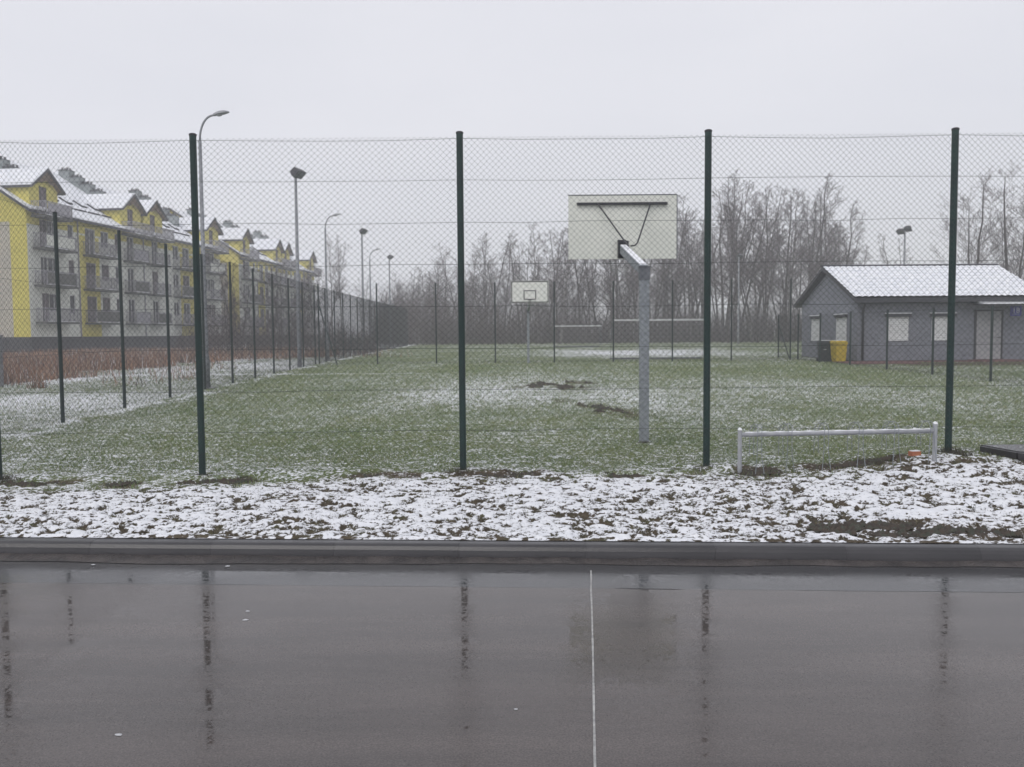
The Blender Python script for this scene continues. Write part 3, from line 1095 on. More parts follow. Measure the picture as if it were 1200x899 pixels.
def hoop(loc, rz, label, pole_r, brd_dx):
    """pole at origin, board at +Y (court side of the pole), back of the board faces -Y"""
    t = thing('basketball_hoop', label, 'basketball hoop', loc, rz, 'basketball hoops')
    mb = MB()
    w = pole_r
    mb.bx(-w, w, -w, w, -0.3, 2.50)
    mb.build('pole', M_galv, t)
    mb = MB()
    mb.bx(-w - 0.008, w + 0.008, -w - 0.008, w + 0.008, 2.44, 2.63)
    mb.box((0, 0, 2.637), (2 * w + 0.035, 2 * w + 0.035, 0.012))
    mb.build('pole_head', M_galvdark, t)
    mb = MB()
    a, b = Vector((0, 0.06, 2.60)), Vector((brd_dx, 1.47, 3.04))
    mb.bar(a, b, 0.12, 0.13)
    mb.build('arm', M_galv, t)
    # snow lying on the arm
    mb = MB()
    mb.bar(a + Vector((0, 0, 0.072)), b + Vector((0, 0, 0.072)), 0.10, 0.012)
    mb.build('snow_cover', M_snow, t)
    y0 = 1.56
    mb = MB()
    mb.bx(brd_dx - 0.90, brd_dx + 0.90, y0, y0 + 0.03, 2.89, 3.94)
    bo = mb.build('backboard', [M_board], t)
    mb = MB()
    mb.bx(brd_dx - 0.885, brd_dx + 0.885, y0 + 0.031, y0 + 0.036, 2.905, 3.925)
    mb.build('board_face', M_boardfront, bo)
    mb = MB()
    for (x0, x1, z0, z1) in ((-.88, .88, 2.91, 2.955), (-.88, .88, 3.875, 3.92), (-.88, -.84, 2.955, 3.875), (.84, .88, 2.955, 3.875),
                             (-.30, .30, 3.05, 3.09), (-.30, .30, 3.45, 3.49), (-.30, -.255, 3.09, 3.45), (.255, .30, 3.09, 3.45)):
        mb.bx(brd_dx + x0, brd_dx + x1, y0 + 0.0375, y0 + 0.042, z0, z1)
    mb.build('board_lines', M_blackline, bo)
    mb = MB()
    mb.bx(brd_dx - 0.905, brd_dx + 0.905, y0 - 0.006, y0 + 0.036, 3.942, 3.954)
    mb.bx(brd_dx + 0.902, brd_dx + 0.914, y0 - 0.006, y0 + 0.036, 2.89, 3.94)
    mb.build('board_trim', M_galvdark, bo)
    mb = MB()
    mb.bx(brd_dx - 0.76, brd_dx + 0.74, y0 - 0.05, y0 - 0.003, 3.78, 3.818)
    mb.build('support_bar', M_darkmetal, t)
    mb = MB()
    mb.tube([(brd_dx - 0.42, y0 - 0.05, 3.80), (brd_dx - 0.03, y0 - 0.36, 3.17), (brd_dx + 0.04, y0 - 0.45, 3.055)], 0.013, 6)
    mb.build('brace', M_darkmetal, t)
    mb = MB()
    mb.tube([(brd_dx + 0.46, y0 - 0.05, 3.80), (brd_dx + 0.20, y0 - 0.34, 3.12), (brd_dx + 0.15, y0 - 0.38, 3.07), (brd_dx + 0.08, y0 - 0.44, 3.06)], 0.013, 6)
    mb.build('brace', M_darkmetal, t)
    mb = MB()
    mb.bx(brd_dx - 0.085, brd_dx + 0.06, y0 - 0.03, y0 - 0.002, 2.90, 3.20)
    mb.bx(brd_dx - 0.085, brd_dx - 0.07, y0 - 0.12, y0 - 0.03, 2.90, 3.18)
    mb.bx(brd_dx + 0.0, brd_dx + 0.09, y0 - 0.10, y0 - 0.03, 3.13, 3.18)
    mb.build('bracket', M_darkmetal, t)
    mb = MB()
    mb.tube(ring_pts(brd_dx, y0 + 0.04 + 0.38, 3.05, 0.225), 0.010, 6, cap=False)
    mb.bx(brd_dx - 0.07, brd_dx + 0.07, y0 + 0.043, y0 + 0.2, 3.02, 3.045)
    rim = mb.build('rim', M_orange if False else M_darkmetal, t)
    mb = MB()
    for k in range(12):
        a0 = 2 * math.pi * k / 12
        for sgn in (1, -1):
            pp = []
            for j in range(4):
                rr = 0.22 - 0.035 * j
                aa = a0 + sgn * j * 2 * math.pi / 24
                pp.append((brd_dx + rr * math.cos(aa), y0 + 0.42 + rr * math.sin(aa), 3.04 - 0.13 * j))
            mb.tube(pp, 0.003, 3, cap=False)
    mb.build('net', M_net, rim)
    return t


hoop((1.98, 12.78, 0.0), 0, 'nearer basketball hoop on a thick steel pole, pale board seen from behind', 0.066, -0.12)
hoop((0.82, 42.3, 0.21), math.pi, 'small far basketball hoop with white black-edged board facing the camera', 0.06, -0.06)

# ------------------------------------------------------------------ bicycle rack
t = thing('bicycle_rack', 'low white bicycle rack with thin wire loops in the snow before the fence', 'bicycle rack', (0, 0, 0))
for (x, zb, zt) in ((2.60, 0.06, 0.54), (4.83, 0.14, 0.595)):
    mb = MB()
    mb.tube([(x, 9.7, zb - 0.15), (x, 9.7, zt)], 0.025, 12)
    p = mb.build('leg', M_rack, t)
    mb = MB()
    mb.tube([(x, 9.7, zt), (x, 9.7, zt + 0.016), (x, 9.7, zt + 0.028)], [0.028, 0.022, 0.008], 12)
    mb.build('snow_cap', M_snow, p)
mb = MB()
mb.tube([(2.62, 9.7, 0.487), (4.81, 9.7, 0.513)], 0.026, 12)
rail = mb.build('rail', M_rack, t, smooth=True)
mb = MB()
pp = []
for i in range(60):
    tt = i / 59
    pp.append((2.66 + 2.11 * tt, 9.7 + 0.003 * math.sin(i * 2.1), 0.487 + 0.026 * (0.015 + 0.97 * tt) + 0.020 + 0.003 * math.sin(i * 1.3)))
mb.tube(pp, 0.012, 6)
mb.build('snow_cover', M_snow, rail)
for i, x in enumerate((2.78, 3.12, 3.53, 3.92, 4.32, 4.72)):
    zb = G(x, 9.7) - 0.03
    zt = 0.535 + 0.012 * (x - 2.6)
    for s in (-1, 1):
        mb = MB()
        pp = []
        dx = 0.022 * s
        pp.append((x + dx * 2.2, 9.52, zb + 0.05))
        pp.append((x + dx * 1.2, 9.54, zb + 0.25))
        for k in range(9):
            a = math.pi * k / 8
            pp.append((x + dx + 0.02 * math.sin(a), 9.7 - 0.16 * math.cos(a), zt - 0.02 + 0.09 * math.sin(a)))
        pp.append((x + dx * 1.2, 9.86, zb + 0.2))
        mb.tube(pp, 0.0042, 5)
        mb.build('loop', M_galv, t)

# small brick with snow
mb = MB()
mb.box((0, 0, 0.03), (0.12, 0.07, 0.055))
tb = mb.build('brick', M_brick, None, (4.72, 9.95, G(4.72, 9.95) + 0.030), rz=R(12))
tag(tb, 'small orange brick lying in the snow under the right end of the bicycle rack', 'brick')
mb = MB()
mb.box((0, 0, 0.062), (0.10, 0.055, 0.010))
mb.build('snow_cover', M_snow, tb)

# ------------------------------------------------------------------ driveway slab at the right edge
mb = MB()
outline = [(5.70, 10.32), (5.80, 9.75), (6.1, 9.35), (8.6, 9.0), (14, 8.9), (14, 10.3), (8, 10.35)]
mb.poly_prism([(x, y, 0.268) for x, y in outline], (0, 0, -0.3))
o = mb.build('driveway', M_gutter)
struct(o)
mb = MB()
for (a, b) in zip(outline[:4], outline[1:5]):
    zz = [0.178, 0.178]
    mb.bar((a[0], a[1] - 0.06, zz[0]), (b[0], b[1] - 0.06, zz[1]), 0.10, 0.16)
o = mb.build('driveway_kerb', M_kerb)
struct(o)

# grey concrete post at the left edge
t = thing('concrete_post', 'grey concrete post at the very left edge beside the red-brown weeds', 'post', (-16.25, 27.0, 0.05))
mb = MB()
mb.bx(-0.10, 0.10, -0.09, 0.09, -0.2, 1.62)
mb.build('shaft', M_concrete, t)
mb = MB()
mb.bx(-0.115, 0.115, -0.105, 0.105, 1.62, 1.68)
mb.build('cap', M_concrete, t)

# ------------------------------------------------------------------ football goals


def goal(loc, w, h, label, rz=0):
    t = thing('football_goal', label, 'goal', loc, rz, 'small football goals')
    for s in (0, 1):
        mb = MB()
        mb.bx(w * s - 0.02, w * s + 0.02, -0.02, 0.02, 0, h)
        mb.build('goal_post', M_galvdark, t)
    mb = MB()
    mb.bx(-0.04, w + 0.04, -0.045, 0.045, h, h + 0.09)
    mb.build('crossbar', M_white, t)
    mb = MB()
    mb.tube([(0, 0, h), (0, 0.8, h - 0.05), (0, 1.5, 0.05), (w, 1.5, 0.05), (w, 0.8, h - 0.05), (w, 0, h)], 0.02, 5)
    mb.bx(0, w, 1.5 - 0.02, 1.5 + 0.02, 0.02, 0.1)
    mb.build('back_frame', M_galvdark, t)
    mb = MB()
    k = 0.0
    while k <= w:
        mb.tube([(k, 0, h), (k, 0.8, h - 0.08), (k, 1.5, 0.05)], 0.004, 3, cap=False)
        k += 0.2
    for j in range(10):
        z = h * j / 10
        mb.tube([(0, 1.5 - 0.07 * j, z), (w, 1.5 - 0.07 * j, z)], 0.004, 3, cap=False)
    mb.build('net', M_net, t)
    return t


goal((5.3, 44.4, G(6, 44)), 4.95, 2.05, 'wide football goal with white crossbar behind the near hoop pole')
goal((3.75, 76.0, G(6, 76)), 4.2, 1.85, 'smaller football goal with white crossbar farther off, left of the near hoop pole')

# ------------------------------------------------------------------ grey hut on the right
hut = thing('hut', 'single-storey grey hut with snow-covered tiled roof and white roller shutters', 'hut', (16.2, 40.0, 0.17))
HW, HD, HE, HR = 8.3, 7.7, 3.13, 4.72      # length along X, depth along Y, eave height, ridge height


def hut_wall_mat():
    m = bpy.data.materials.new('grey_block_cladding')
    m.use_nodes = True
    nt = m.node_tree
    L = nt.links.new
    b = nt.nodes['Principled BSDF']
    b.inputs['Roughness'].default_value = 0.85
    tc = nt.nodes.new('ShaderNodeTexCoord')
    nz = nt.nodes.new('ShaderNodeTexNoise')
    nz.inputs['Scale'].default_value = 5
    nz.inputs['Detail'].default_value = 6
    L(tc.outputs['Object'], nz.inputs['Vector'])
    wv = nt.nodes.new('ShaderNodeTexVoronoi')
    mp = nt.nodes.new('ShaderNodeMapping')
    mp.inputs['Scale'].default_value = (4, 4, 9)
    L(tc.outputs['Object'], mp.inputs[0])
    L(mp.outputs[0], wv.inputs['Vector'])
    wv.inputs['Scale'].default_value = 1.0
    mx = nt.nodes.new('ShaderNodeMix')
    mx.data_type = 'FLOAT'
    mx.inputs[0].default_value = 0.4
    L(nz.outputs['Fac'], mx.inputs[2])
    L(wv.outputs['Color'], mx.inputs[3])
    r = nt.nodes.new('ShaderNodeValToRGB')
    r.color_ramp.elements[0].position = 0.25
    r.color_ramp.elements[1].position = 0.75
    r.color_ramp.elements[0].color = (0.150, 0.158, 0.185, 1)
    r.color_ramp.elements[1].color = (0.235, 0.245, 0.280, 1)
    L(mx.outputs[0], r.inputs[0])
    L(r.outputs[0], b.inputs['Base Color'])
    bp = nt.nodes.new('ShaderNodeBump')
    bp.inputs['Strength'].default_value = 0.4
    bp.inputs['Distance'].default_value = 0.02
    L(mx.outputs[0], bp.inputs['Height'])
    L(bp.outputs[0], b.inputs['Normal'])
    return m


M_hut = hut_wall_mat()
mb = MB()
mb.bx(0, HW, 0, 0.25, -0.3, HE - 0.12)
mb.bx(0, HW, HD - 0.25, HD, -0.3, HE - 0.12)
for x0 in (0, HW - 0.25):
    mb.poly_prism([(x0, 0.25, -0.3), (x0, HD - 0.25, -0.3), (x0, HD - 0.25, HE - 0.0), (x0, HD / 2, HR - 0.22), (x0, 0.25, HE - 0.0)], (0.25, 0, 0))
mb.build('wall', M_hut, hut)
mb = MB()
mb.bx(-0.01, HW + 0.01, -0.02, HD + 0.01, -0.3, 0.10)
mb.build('plinth', M_plinth, hut)
# roof slabs
OV = 0.42
slope = (HR - HE) / (HD / 2)
zo = HE - slope * OV
roof = MB()
for s in (0, 1):
    y_e = -OV if s == 0 else HD + OV
    roof.poly_prism([(-0.32, y_e, zo - 0.14), (-0.32, y_e, zo + 0.05), (-0.32, HD / 2, HR + 0.05), (-0.32, HD / 2, HR - 0.14)], (HW + 0.64, 0, 0))
rf = roof.build('roof', M_darkmetal, hut)
# snow-covered pan tiles: stepped rows with rounded columns
xs = np.arange(-0.30, HW + 0.30, 0.05)
rows_n = 11
vs = []
fs = []
sl = math.hypot(HD / 2 + OV, HR - zo)
nrow = 0
for s in (0, 1):
    base = len(vs)
    nn = 0
    for j in range(rows_n):
        for e in (0.0, 0.5, 0.96):
            t_ = (j + e) / rows_n
            for i, x in enumerate(xs):
                yy = -OV - 0.03 + (HD / 2 + OV + 0.03) * t_
                if s:
                    yy = HD - yy
                zz = zo + 0.055 + (HR - zo) * t_ + 0.055 * (1 - e) + 0.038 * abs(math.sin(math.pi * x / 0.30)) + 0.006 * random.random()
                vs.append((x, yy, zz))
            nn += 1
    for a_ in range(nn - 1):
        for i in range(len(xs) - 1):
            k = base + a_ * len(xs) + i
            fs.append((k, k + 1, k + 1 + len(xs), k + len(xs)))
mb = MB()
mb.add(vs, fs)
M_rsnow = mat('roof_snow', (0.84, 0.85, 0.88), (0.66, 0.68, 0.73), 5, 0.85, bump=0.3, bscale=30, spec=0.2)
sr = mb.build('snow_tiles', M_rsnow, rf)
mb = MB()
mb.tube([(-0.34, HD / 2, HR + 0.08), (HW + 0.34, HD / 2, HR + 0.08)], 0.07, 8)
mb.build('ridge_cap', M_darkmetal, rf)
mb = MB()
mb.bx(-0.34, HW + 0.34, -OV - 0.12, -OV - 0.005, zo - 0.16, zo - 0.03)
gt = mb.build('gutter', M_darkmetal, rf)
mb = MB()
mb.bx(-0.30, HW + 0.30, -OV + 0.01, -0.0, zo - 0.18, zo - 0.145)
mb.build('soffit', M_darkmetal, rf)
mb = MB()
mb.tube([(0.10, -OV - 0.06, zo - 0.1), (0.14, -OV + 0.02, zo - 0.25), (0.20, -0.10, zo - 0.45), (0.20, -0.08, zo - 0.6), (0.20, -0.08, 0.12)], 0.055, 8)
mb.build('downpipe', M_darkmetal, hut, smooth=True)


def shutter_window(x, y, z0, w, h, face):
    """face 'f': on the front wall (normal -Y); 'g': on the gable wall (normal -X)"""
    mb = MB()
    d = 0.035

    def B(m_, a0, a1, z0_, z1_, dep0, dep1):
        if face == 'f':
            m_.bx(x + a0, x + a1, y - dep1, y - dep0, z0_, z1_)
        else:
            m_.bx(x - dep1, x - dep0, y + a0, y + a1, z0_, z1_)
    B(mb, 0, 0.05, z0, z0 + h, -0.05, d)
    B(mb, w - 0.05, w, z0, z0 + h, -0.05, d)
    B(mb, 0.05, w - 0.05, z0, z0 + 0.05, -0.05, d)
    wo = mb.build('window', M_shutter, hut)
    mb = MB()
    n_ = int(h / 0.09)
    for k in range(n_):
        za = z0 + 0.05 + (h - 0.05) * k / n_
        B(mb, 0.052, w - 0.052, za, za + (h - 0.05) / n_ - 0.008, -0.04, 0.02)
    mb.build('shutter', M_shutter, wo)
    mb = MB()
    B(mb, -0.10, w + 0.10, z0 + h, z0 + h + 0.14, -0.05, 0.13)
    mb.build('shutter_box', M_darkmetal, wo)
    mb = MB()
    B(mb, -0.10, w + 0.10, z0 + h + 0.142, z0 + h + 0.185, -0.0, 0.13)
    mb.build('snow_cover', M_snow, wo)


shutter_window(1.35, 0, 1.02, 1.0, 1.12, 'f')
shutter_window(3.45, 0, 1.02, 1.0, 1.12, 'f')
shutter_window(0, 1.35, 0.98, 1.25, 1.18, 'g')
shutter_window(0, 4.85, 0.98, 1.25, 1.18, 'g')
# door
mb = MB()
mb.bx(5.52, 6.68, -0.045, 0.02, 0.14, 2.36)
dr = mb.build('door', M_door, hut)
mb = MB()
mb.bx(6.42, 6.58, -0.12, -0.10, 1.13, 1.16)
mb.bx(6.55, 6.58, -0.10, -0.046, 1.12, 1.17)
mb.build('handle', M_black, dr)
mb = MB()
for (x0, x1, z0, z1) in ((5.44, 5.52, 0.12, 2.44), (6.68, 6.76, 0.12, 2.44), (5.52, 6.68, 2.36, 2.44)):
    mb.bx(x0, x1, -0.07, 0.02, z0, z1)
mb.build('door_frame', M_plinth, dr)
mb = MB()
mb.poly_prism([(5.2, -0.0, 2.72), (5.2, -0.95, 2.62), (5.2, -0.95, 2.67), (5.2, 0.0, 2.79)], (2.45, 0, 0))
cp = mb.build('canopy', M_darkmetal, hut)
mb = MB()
mb.poly_prism([(5.35, -0.1, 2.785), (5.35, -0.97, 2.677), (5.35, -0.97, 2.73), (5.35, -0.1, 2.84)], (2.25, 0, 0))
mb.build('snow_cover', M_snow, cp)
mb = MB()
mb.bx(5.15, 7.2, -1.2, -0.03, -0.2, 0.12)
mb.build('step', M_paving, hut)
# house number sign: blue plate, white 18 with a thin line of lettering under it
sg = MB()
sg.bx(7.10, 7.62, -0.03, -0.002, 2.14, 2.60)
sgn = sg.build('number_sign', M_blue, hut)
fc = bpy.data.curves.new('sign_number', 'FONT')
fc.body = '18'
fc.size = 0.36
fc.align_x = 'CENTER'
fc.extrude = 0.004
fo = bpy.data.objects.new('tmp_text', fc)
COL.objects.link(fo)
bpy.context.view_layer.update()
dg = bpy.context.evaluated_depsgraph_get()
tm = bpy.data.meshes.new_from_object(fo.evaluated_get(dg))
bpy.data.objects.remove(fo)
tm.materials.clear()
tm.materials.append(M_signwhite)
to = obj('sign_number', tm, sgn, (7.36, -0.036, 2.275))
to.rotation_euler = (R(90), 0, 0)
mb = MB()
mb.bx(7.18, 7.54, -0.036, -0.031, 2.215, 2.235)
mb.build('sign_rule', M_signwhite, sgn)

# red paving in front of the hut: individual slabs
pav = thing('paved_apron', 'reddish brown paved apron along the front of the grey hut', 'paving', (0, 0, 0))
mb = MB()
mb.bx(-0.245, 0.245, -0.245, 0.245, -0.12, 0.0)
sm = mb.mesh('slab', M_paving)
for i in range(18):
    for j in range(5 if i < 6 else 2):
        x, y = 15.3 + i * 0.5, 39.72 - j * 0.5
        obj('slab', sm, pav, (x, y, max(G(x, y) + 0.035, 0.245) + 0.004 * ((i * 3 + j * 5) % 4) - 0.006 * j))


def bin_(loc, rz, label, body, lid, w=0.56):
    t = thing('wheelie_bin', label, 'bin', loc, rz, 'wheeled bins by the hut')
    mb = MB()
    a, b = w / 2 * 0.82, w / 2
    mb.add([(-a, -a, 0.05), (a, -a, 0.05), (a, a, 0.05), (-a, a, 0.05), (-b, -b, 0.95), (b, -b, 0.95), (b, b, 0.95), (-b, b, 0.95)],
           [(3, 2, 1, 0), (0, 1, 5, 4), (1, 2, 6, 5), (2, 3, 7, 6), (3, 0, 4, 7), (4, 5, 6, 7)])
    mb.bx(-b - 0.02, b + 0.02, -b - 0.02, b + 0.02, 0.88, 0.93)
    bo = mb.build('body', body, t)
    mb = MB()
    c = b + 0.03
    mb.add([(-c, -c, 0.955), (c, -c, 0.955), (c, c, 0.955), (-c, c, 0.955), (-c * .8, -c * .8, 1.03), (c * .8, -c * .8, 1.03), (c * .8, c * .8, 1.05), (-c * .8, c * .8, 1.05)],
           [(0, 1, 5, 4), (1, 2, 6, 5), (2, 3, 7, 6), (3, 0, 4, 7), (4, 5, 6, 7)])
    lo = mb.build('lid', lid, t)
    mb = MB()
    mb.box((0, 0, 1.052), (c * 1.5, c * 1.5, 0.03))
    mb.build('snow_cover', M_snow, lo)
    mb = MB()
    mb.tube([(-b, b + 0.05, 0.98), (b, b + 0.05, 0.98)], 0.018, 6)
    mb.build('handle', M_black, t)
    for s in (-1, 1):
        mb = MB()
        mb.tube([(s * (a + 0.01), a + 0.04, 0.10), (s * (a + 0.06), a + 0.04, 0.10)], 0.10, 12)
        mb.build('wheel', M_black, t)
    return t, bo


t, bo = bin_((15.45, 40.35, 0.17), R(8), 'yellow wheelie bin against the gable wall of the grey hut', M_binyellow, M_binyellow)
t, bo = bin_((14.98, 40.9, 0.17), R(-6), 'dark wheelie bin left of the yellow bin by the grey hut', M_bindark, M_bindark)
mb = MB()
mb.bx(-0.10, 0.02, -0.262, -0.255, 0.60, 0.80)
mb.build('sticker', M_white, bo)

# ------------------------------------------------------------------ yellow apartment buildings
BL = 32.8
BD = 16.4
Z0, ZP, ZT = -1.0, 1.66, 11.45           # ground, plinth top, eave
SL = 0.655


def roof_z(x):                          # x <= 0 inside the building
    return ZT + SL * (0.5 - x)


def face_cells(mb, wf, u0, u1, z0, z1, holes, bands, back=0.16):
    """wf(u, z, d) -> point, rectangular holes leave recesses; bands: (u0,u1,z0,z1,mat index)"""
    us = sorted({u0, u1} | {h[0] for h in holes} | {h[1] for h in holes} | {b[0] for b in bands} | {b[1] for b in bands})
    zs = sorted({z0, z1} | {h[2] for h in holes} | {h[3] for h in holes} | {b[2] for b in bands} | {b[3] for b in bands})
    us = [q for q in us if u0 <= q <= u1]
    zs = [q for q in zs if z0 <= q <= z1]
    for a, b in zip(us[:-1], us[1:]):
        for c, d in zip(zs[:-1], zs[1:]):
            mu, mz = (a + b) / 2, (c + d) / 2
            if any(h[0] < mu < h[1] and h[2] < mz < h[3] for h in holes):
                continue
            mb.cur = 0
            for bb in bands:
                if bb[0] <= mu <= bb[1] and bb[2] <= mz <= bb[3]:
                    mb.cur = bb[4]
            mb.add([wf(a, c, 0), wf(b, c, 0), wf(b, d, 0), wf(a, d, 0)], [(0, 1, 2, 3)])
    mb.cur = 0
    for h in holes:
        p = [(h[0], h[2]), (h[1], h[2]), (h[1], h[3]), (h[0], h[3])]
        for i in range(4):
            a, b = p[i], p[(i + 1) % 4]
            mb.add([wf(a[0], a[1], 0), wf(b[0], b[1], 0), wf(b[0], b[1], -back), wf(a[0], a[1], -back)], [(0, 1, 2, 3)])


def add_window(root, x, s0, s1, z0, z1, dark=False, name='window', mullions=1):
    mb = MB()
    fw = 0.07
    X0, X1 = x - 0.14, x - 0.06
    mb.bx(X0, X1, s0, s0 + fw, z0, z1)
    mb.bx(X0, X1, s1 - fw, s1, z0, z1)
    mb.bx(X0, X1, s0 + fw, s1 - fw, z0, z0 + fw)
    mb.bx(X0, X1, s0 + fw, s1 - fw, z1 - fw, z1)
    for k in range(mullions):
        c = s0 + (s1 - s0) * (k + 1) / (mullions + 1)
        mb.bx(X0, X1, c - 0.04, c + 0.04, z0 + fw, z1 - fw)
    o = mb.build(name, M_framedk if dark else M_frame, root)
    mb = MB()
    mb.bx(X0 + 0.01, X0 + 0.03, s0 + fw * .5, s1 - fw * .5, z0 + fw * .5, z1 - fw * .5)
    mb.build('pane', M_curtain if dark else M_pane, o)
    return o


def add_balcony(root, s0, s1, z, dep=1.0, style=0, h=1.05):
    mb = MB()
    mb.bx(0.02, dep, s0, s1, z - 0.16, z)
    o = mb.build('balcony', M_bal, root)
    mb = MB()
    mb.tube([(dep - .04, s0 + .04, z + h), (dep - .04, s1 - .04, z + h)], 0.03, 4)
    mb.tube([(0.03, s0 + .04, z + h), (dep - .04, s0 + .04, z + h)], 0.03, 4)
    mb.tube([(0.03, s1 - .04, z + h), (dep - .04, s1 - .04, z + h)], 0.03, 4)
    mb.bx(dep - .06, dep - .02, s0 + .04, s1 - .04, z + 0.10, z + 0.15)
    s = s0 + .04
    while s <= s1 - .03:
        mb.bx(dep - .055, dep - .025, s - 0.016, s + 0.016, z + 0.02, z + h)
        s += 0.13
    d = 0.12
    while d < dep - 0.05:
        for sy in (s0 + .04, s1 - .04):
            mb.bx(d - 0.015, d + 0.015, sy - 0.012, sy + 0.012, z + 0.02, z + h)
        d += 0.12
    mb.build('railing', M_rail, o)
    if style:
        mb = MB()
        mb.bx(dep - .02, dep - .005, s0 + .3, s1 - .3, z + 0.12, z + h - .1)
        mb.build('privacy_screen', [M_rail, M_bal, M_whitewall][style - 1], o)
    mb = MB()
    k = s0 + 0.1
    while k < s1 - 0.5:
        L2 = 0.4 + random.random() * 0.9
        mb.bx(dep - 0.03, dep + 0.04, k, min(k + L2, s1 - .1), z + 0.002, z + 0.05)
        k += L2 + 0.3 + random.random() * 0.8
    mb.build('snow_cover', M_snow, o)
    return o


def build_block(label, loc, rz):
    root = thing('apartment_building', label, 'apartment building', loc, rz, 'yellow blocks of flats')
    floors = [2.85, 5.72, 8.62]
    holes = []
    bands = []
    wins = []
    # layout on one half (s from 0 to BL/2), mirrored for the other
    half = [  # s0, s1, kind
        (1.5, 2.4, 'door'), (2.4, 3.7, 'win'), (5.0, 5.75, 'win'), (7.35, 8.75, 'door'), (9.6, 10.75, 'win'),
        (13.7, 14.8, 'door'), (11.75, 12.4, 'win')]
    for mir in (0, 1):
        for zf in floors:
            for (a, b, kd) in half:
                if mir:
                    a, b = BL - b, BL - a
                z0 = zf + (0.03 if kd == 'door' else 0.85)
                z1 = zf + 2.25
                if kd == 'win' and abs(b - a) < 0.8:
                    z0 = zf + 0.7
                holes.append((a, b, z0, z1))
                wins.append((a, b, z0, z1, kd, random.random() < 0.28))
        for (a, b) in ((6.35, 9.3),):
            if mir:
                a, b = BL - b, BL - a
            bands.append((a, b, ZP, 10.2, 1))
        if 1:
            a, b = (10.4, 13.0) if not mir else (BL - 13.0, BL - 10.4)
    bands.append((0, BL, 10.35, ZT + 0.3, 1))
    mb = MB()
    face_cells(mb, lambda u_, z_, d_: (d_, u_, z_), 0, BL, ZP, ZT + 0.1, holes, bands)
    # gable walls (near and far end)
    for yy in (0.0, BL):
        mb.cur = 1
        mb.add([(0, yy, ZP), (-1.4, yy, ZP), (-1.4, yy, roof_z(-1.4) - .25), (0, yy, roof_z(0) - .25)], [(0, 1, 2, 3)])
        mb.cur = 2
        mb.add([(-1.4, yy, ZP), (-BD + 1.4, yy, ZP), (-BD + 1.4, yy, 10.5), (-1.4, yy, 10.5)], [(0, 1, 2, 3)])
        mb.cur = 1
        mb.add([(-BD + 1.4, yy, ZP), (-BD, yy, ZP), (-BD, yy, ZT), (-BD + 1.4, yy, ZT + SL * 1.9 - .25)], [(0, 1, 2, 3)])
        mb.add([(-1.4, yy, 10.5), (-BD + 1.4, yy, 10.5), (-BD + 1.4, yy, roof_z(-1.4) - .25), (-BD / 2, yy, roof_z(-BD / 2) - .25), (-1.4, yy, roof_z(-1.4) - .25)], [(0, 1, 2, 3, 4)])
    mb.cur = 0
    mb.add([(-BD, 0, ZP), (-BD, BL, ZP), (-BD, BL, ZT), (-BD, 0, ZT)], [(0, 1, 2, 3)])
    mb.build('wall', [M_whitewall, M_yellow, M_greywall], root)
    # plinth of rendered panels with a recess between them
    mb = MB()
    mb.bx(-BD + 0.02, 0.0, 0.02, BL - 0.02, Z0, ZP - 0.03)
    pl = mb.build('plinth', M_plinth, root)
    mbp = MB()
    mbp.bx(0.0, 0.05, 0.01, 2.02, Z0, ZP)
    pme = mbp.mesh('plinth_panel', M_plinth)
    for i in range(16):
        obj('plinth_panel', pme, root, (0, i * 2.05, 0))
    mbg = MB()
    mbg.bx(0.02, 2.03, -0.05, 0.0, Z0, ZP)
    gme = mbg.mesh('plinth_panel', M_plinth)
    for i in range(8):
        obj('plinth_panel', gme, root, (-BD + i * 2.05, 0, 0))
    for (a, b, z0, z1, kd, dk) in wins:
        add_window(root, 0, a, b, z0, z1, dk, 'balcony_door' if kd == 'door' else 'window', 1 if b - a > 0.8 else 0)
    for zf in floors:
        for mir in (0, 1):
            for (a, b, st_) in ((0.6, 4.7, 1 if zf > 8 else 0), (6.9, 10.9, 0), (13.0, 15.85, 0)):
                if mir:
                    a, b = BL - b, BL - a
                add_balcony(root, a, b, zf, style=(random.choice((0, 0, 1, 2)) if not st_ else 3))
    # downpipes
    for s in (6.25, BL / 2, BL - 6.25):
        mb = MB()
        mb.tube([(0.08, s, ZP), (0.08, s, ZT)], 0.06, 6)
        mb.build('downpipe', M_rail, root)
    # roof: dark slab with a snow layer on top
    xe, xr = 0.55, -BD / 2
    ze, zr = roof_z(xe), roof_z(xr)
    xb = -BD - 0.55
    mb = MB()
    for (xa, za) in ((xe, ze), (xb, ze)):
        mb.poly_prism([(xa, -0.45, za - 0.24), (xa, -0.45, za - 0.02), (xr, -0.45, zr - 0.02), (xr, -0.45, zr - 0.24)], (0, BL + 0.9, 0))
    rf = mb.build('roof', M_roofedge, root)
    mb = MB()
    NB = 120
    for (xa, za) in ((xe, ze), (xb, ze)):
        vs, fs = [], []
        for i in range(NB + 1):
            yy = -0.43 + (BL + 0.86) * i / NB
            for j in range(9):
                t_ = j / 8
                e = 0.02 * random.random()
                xx = xa + (xr - xa) * t_
                vs.append((xx + (0.05 * (random.random() - .2) if j == 0 else 0), yy, za + (zr - za) * t_ + 0.05 + e))
        for i in range(NB):
            for j in range(8):
                k = i * 9 + j
                fs.append((k, k + 1, k + 10, k + 9))
        mb.add(vs, fs)
        # edge skirts
        mb.add([(xa, -0.43, za - .02), (xr, -0.43, zr - .02), (xr, -0.43, zr + 0.06), (xa, -0.43, za + 0.06)], [(0, 1, 2, 3)])
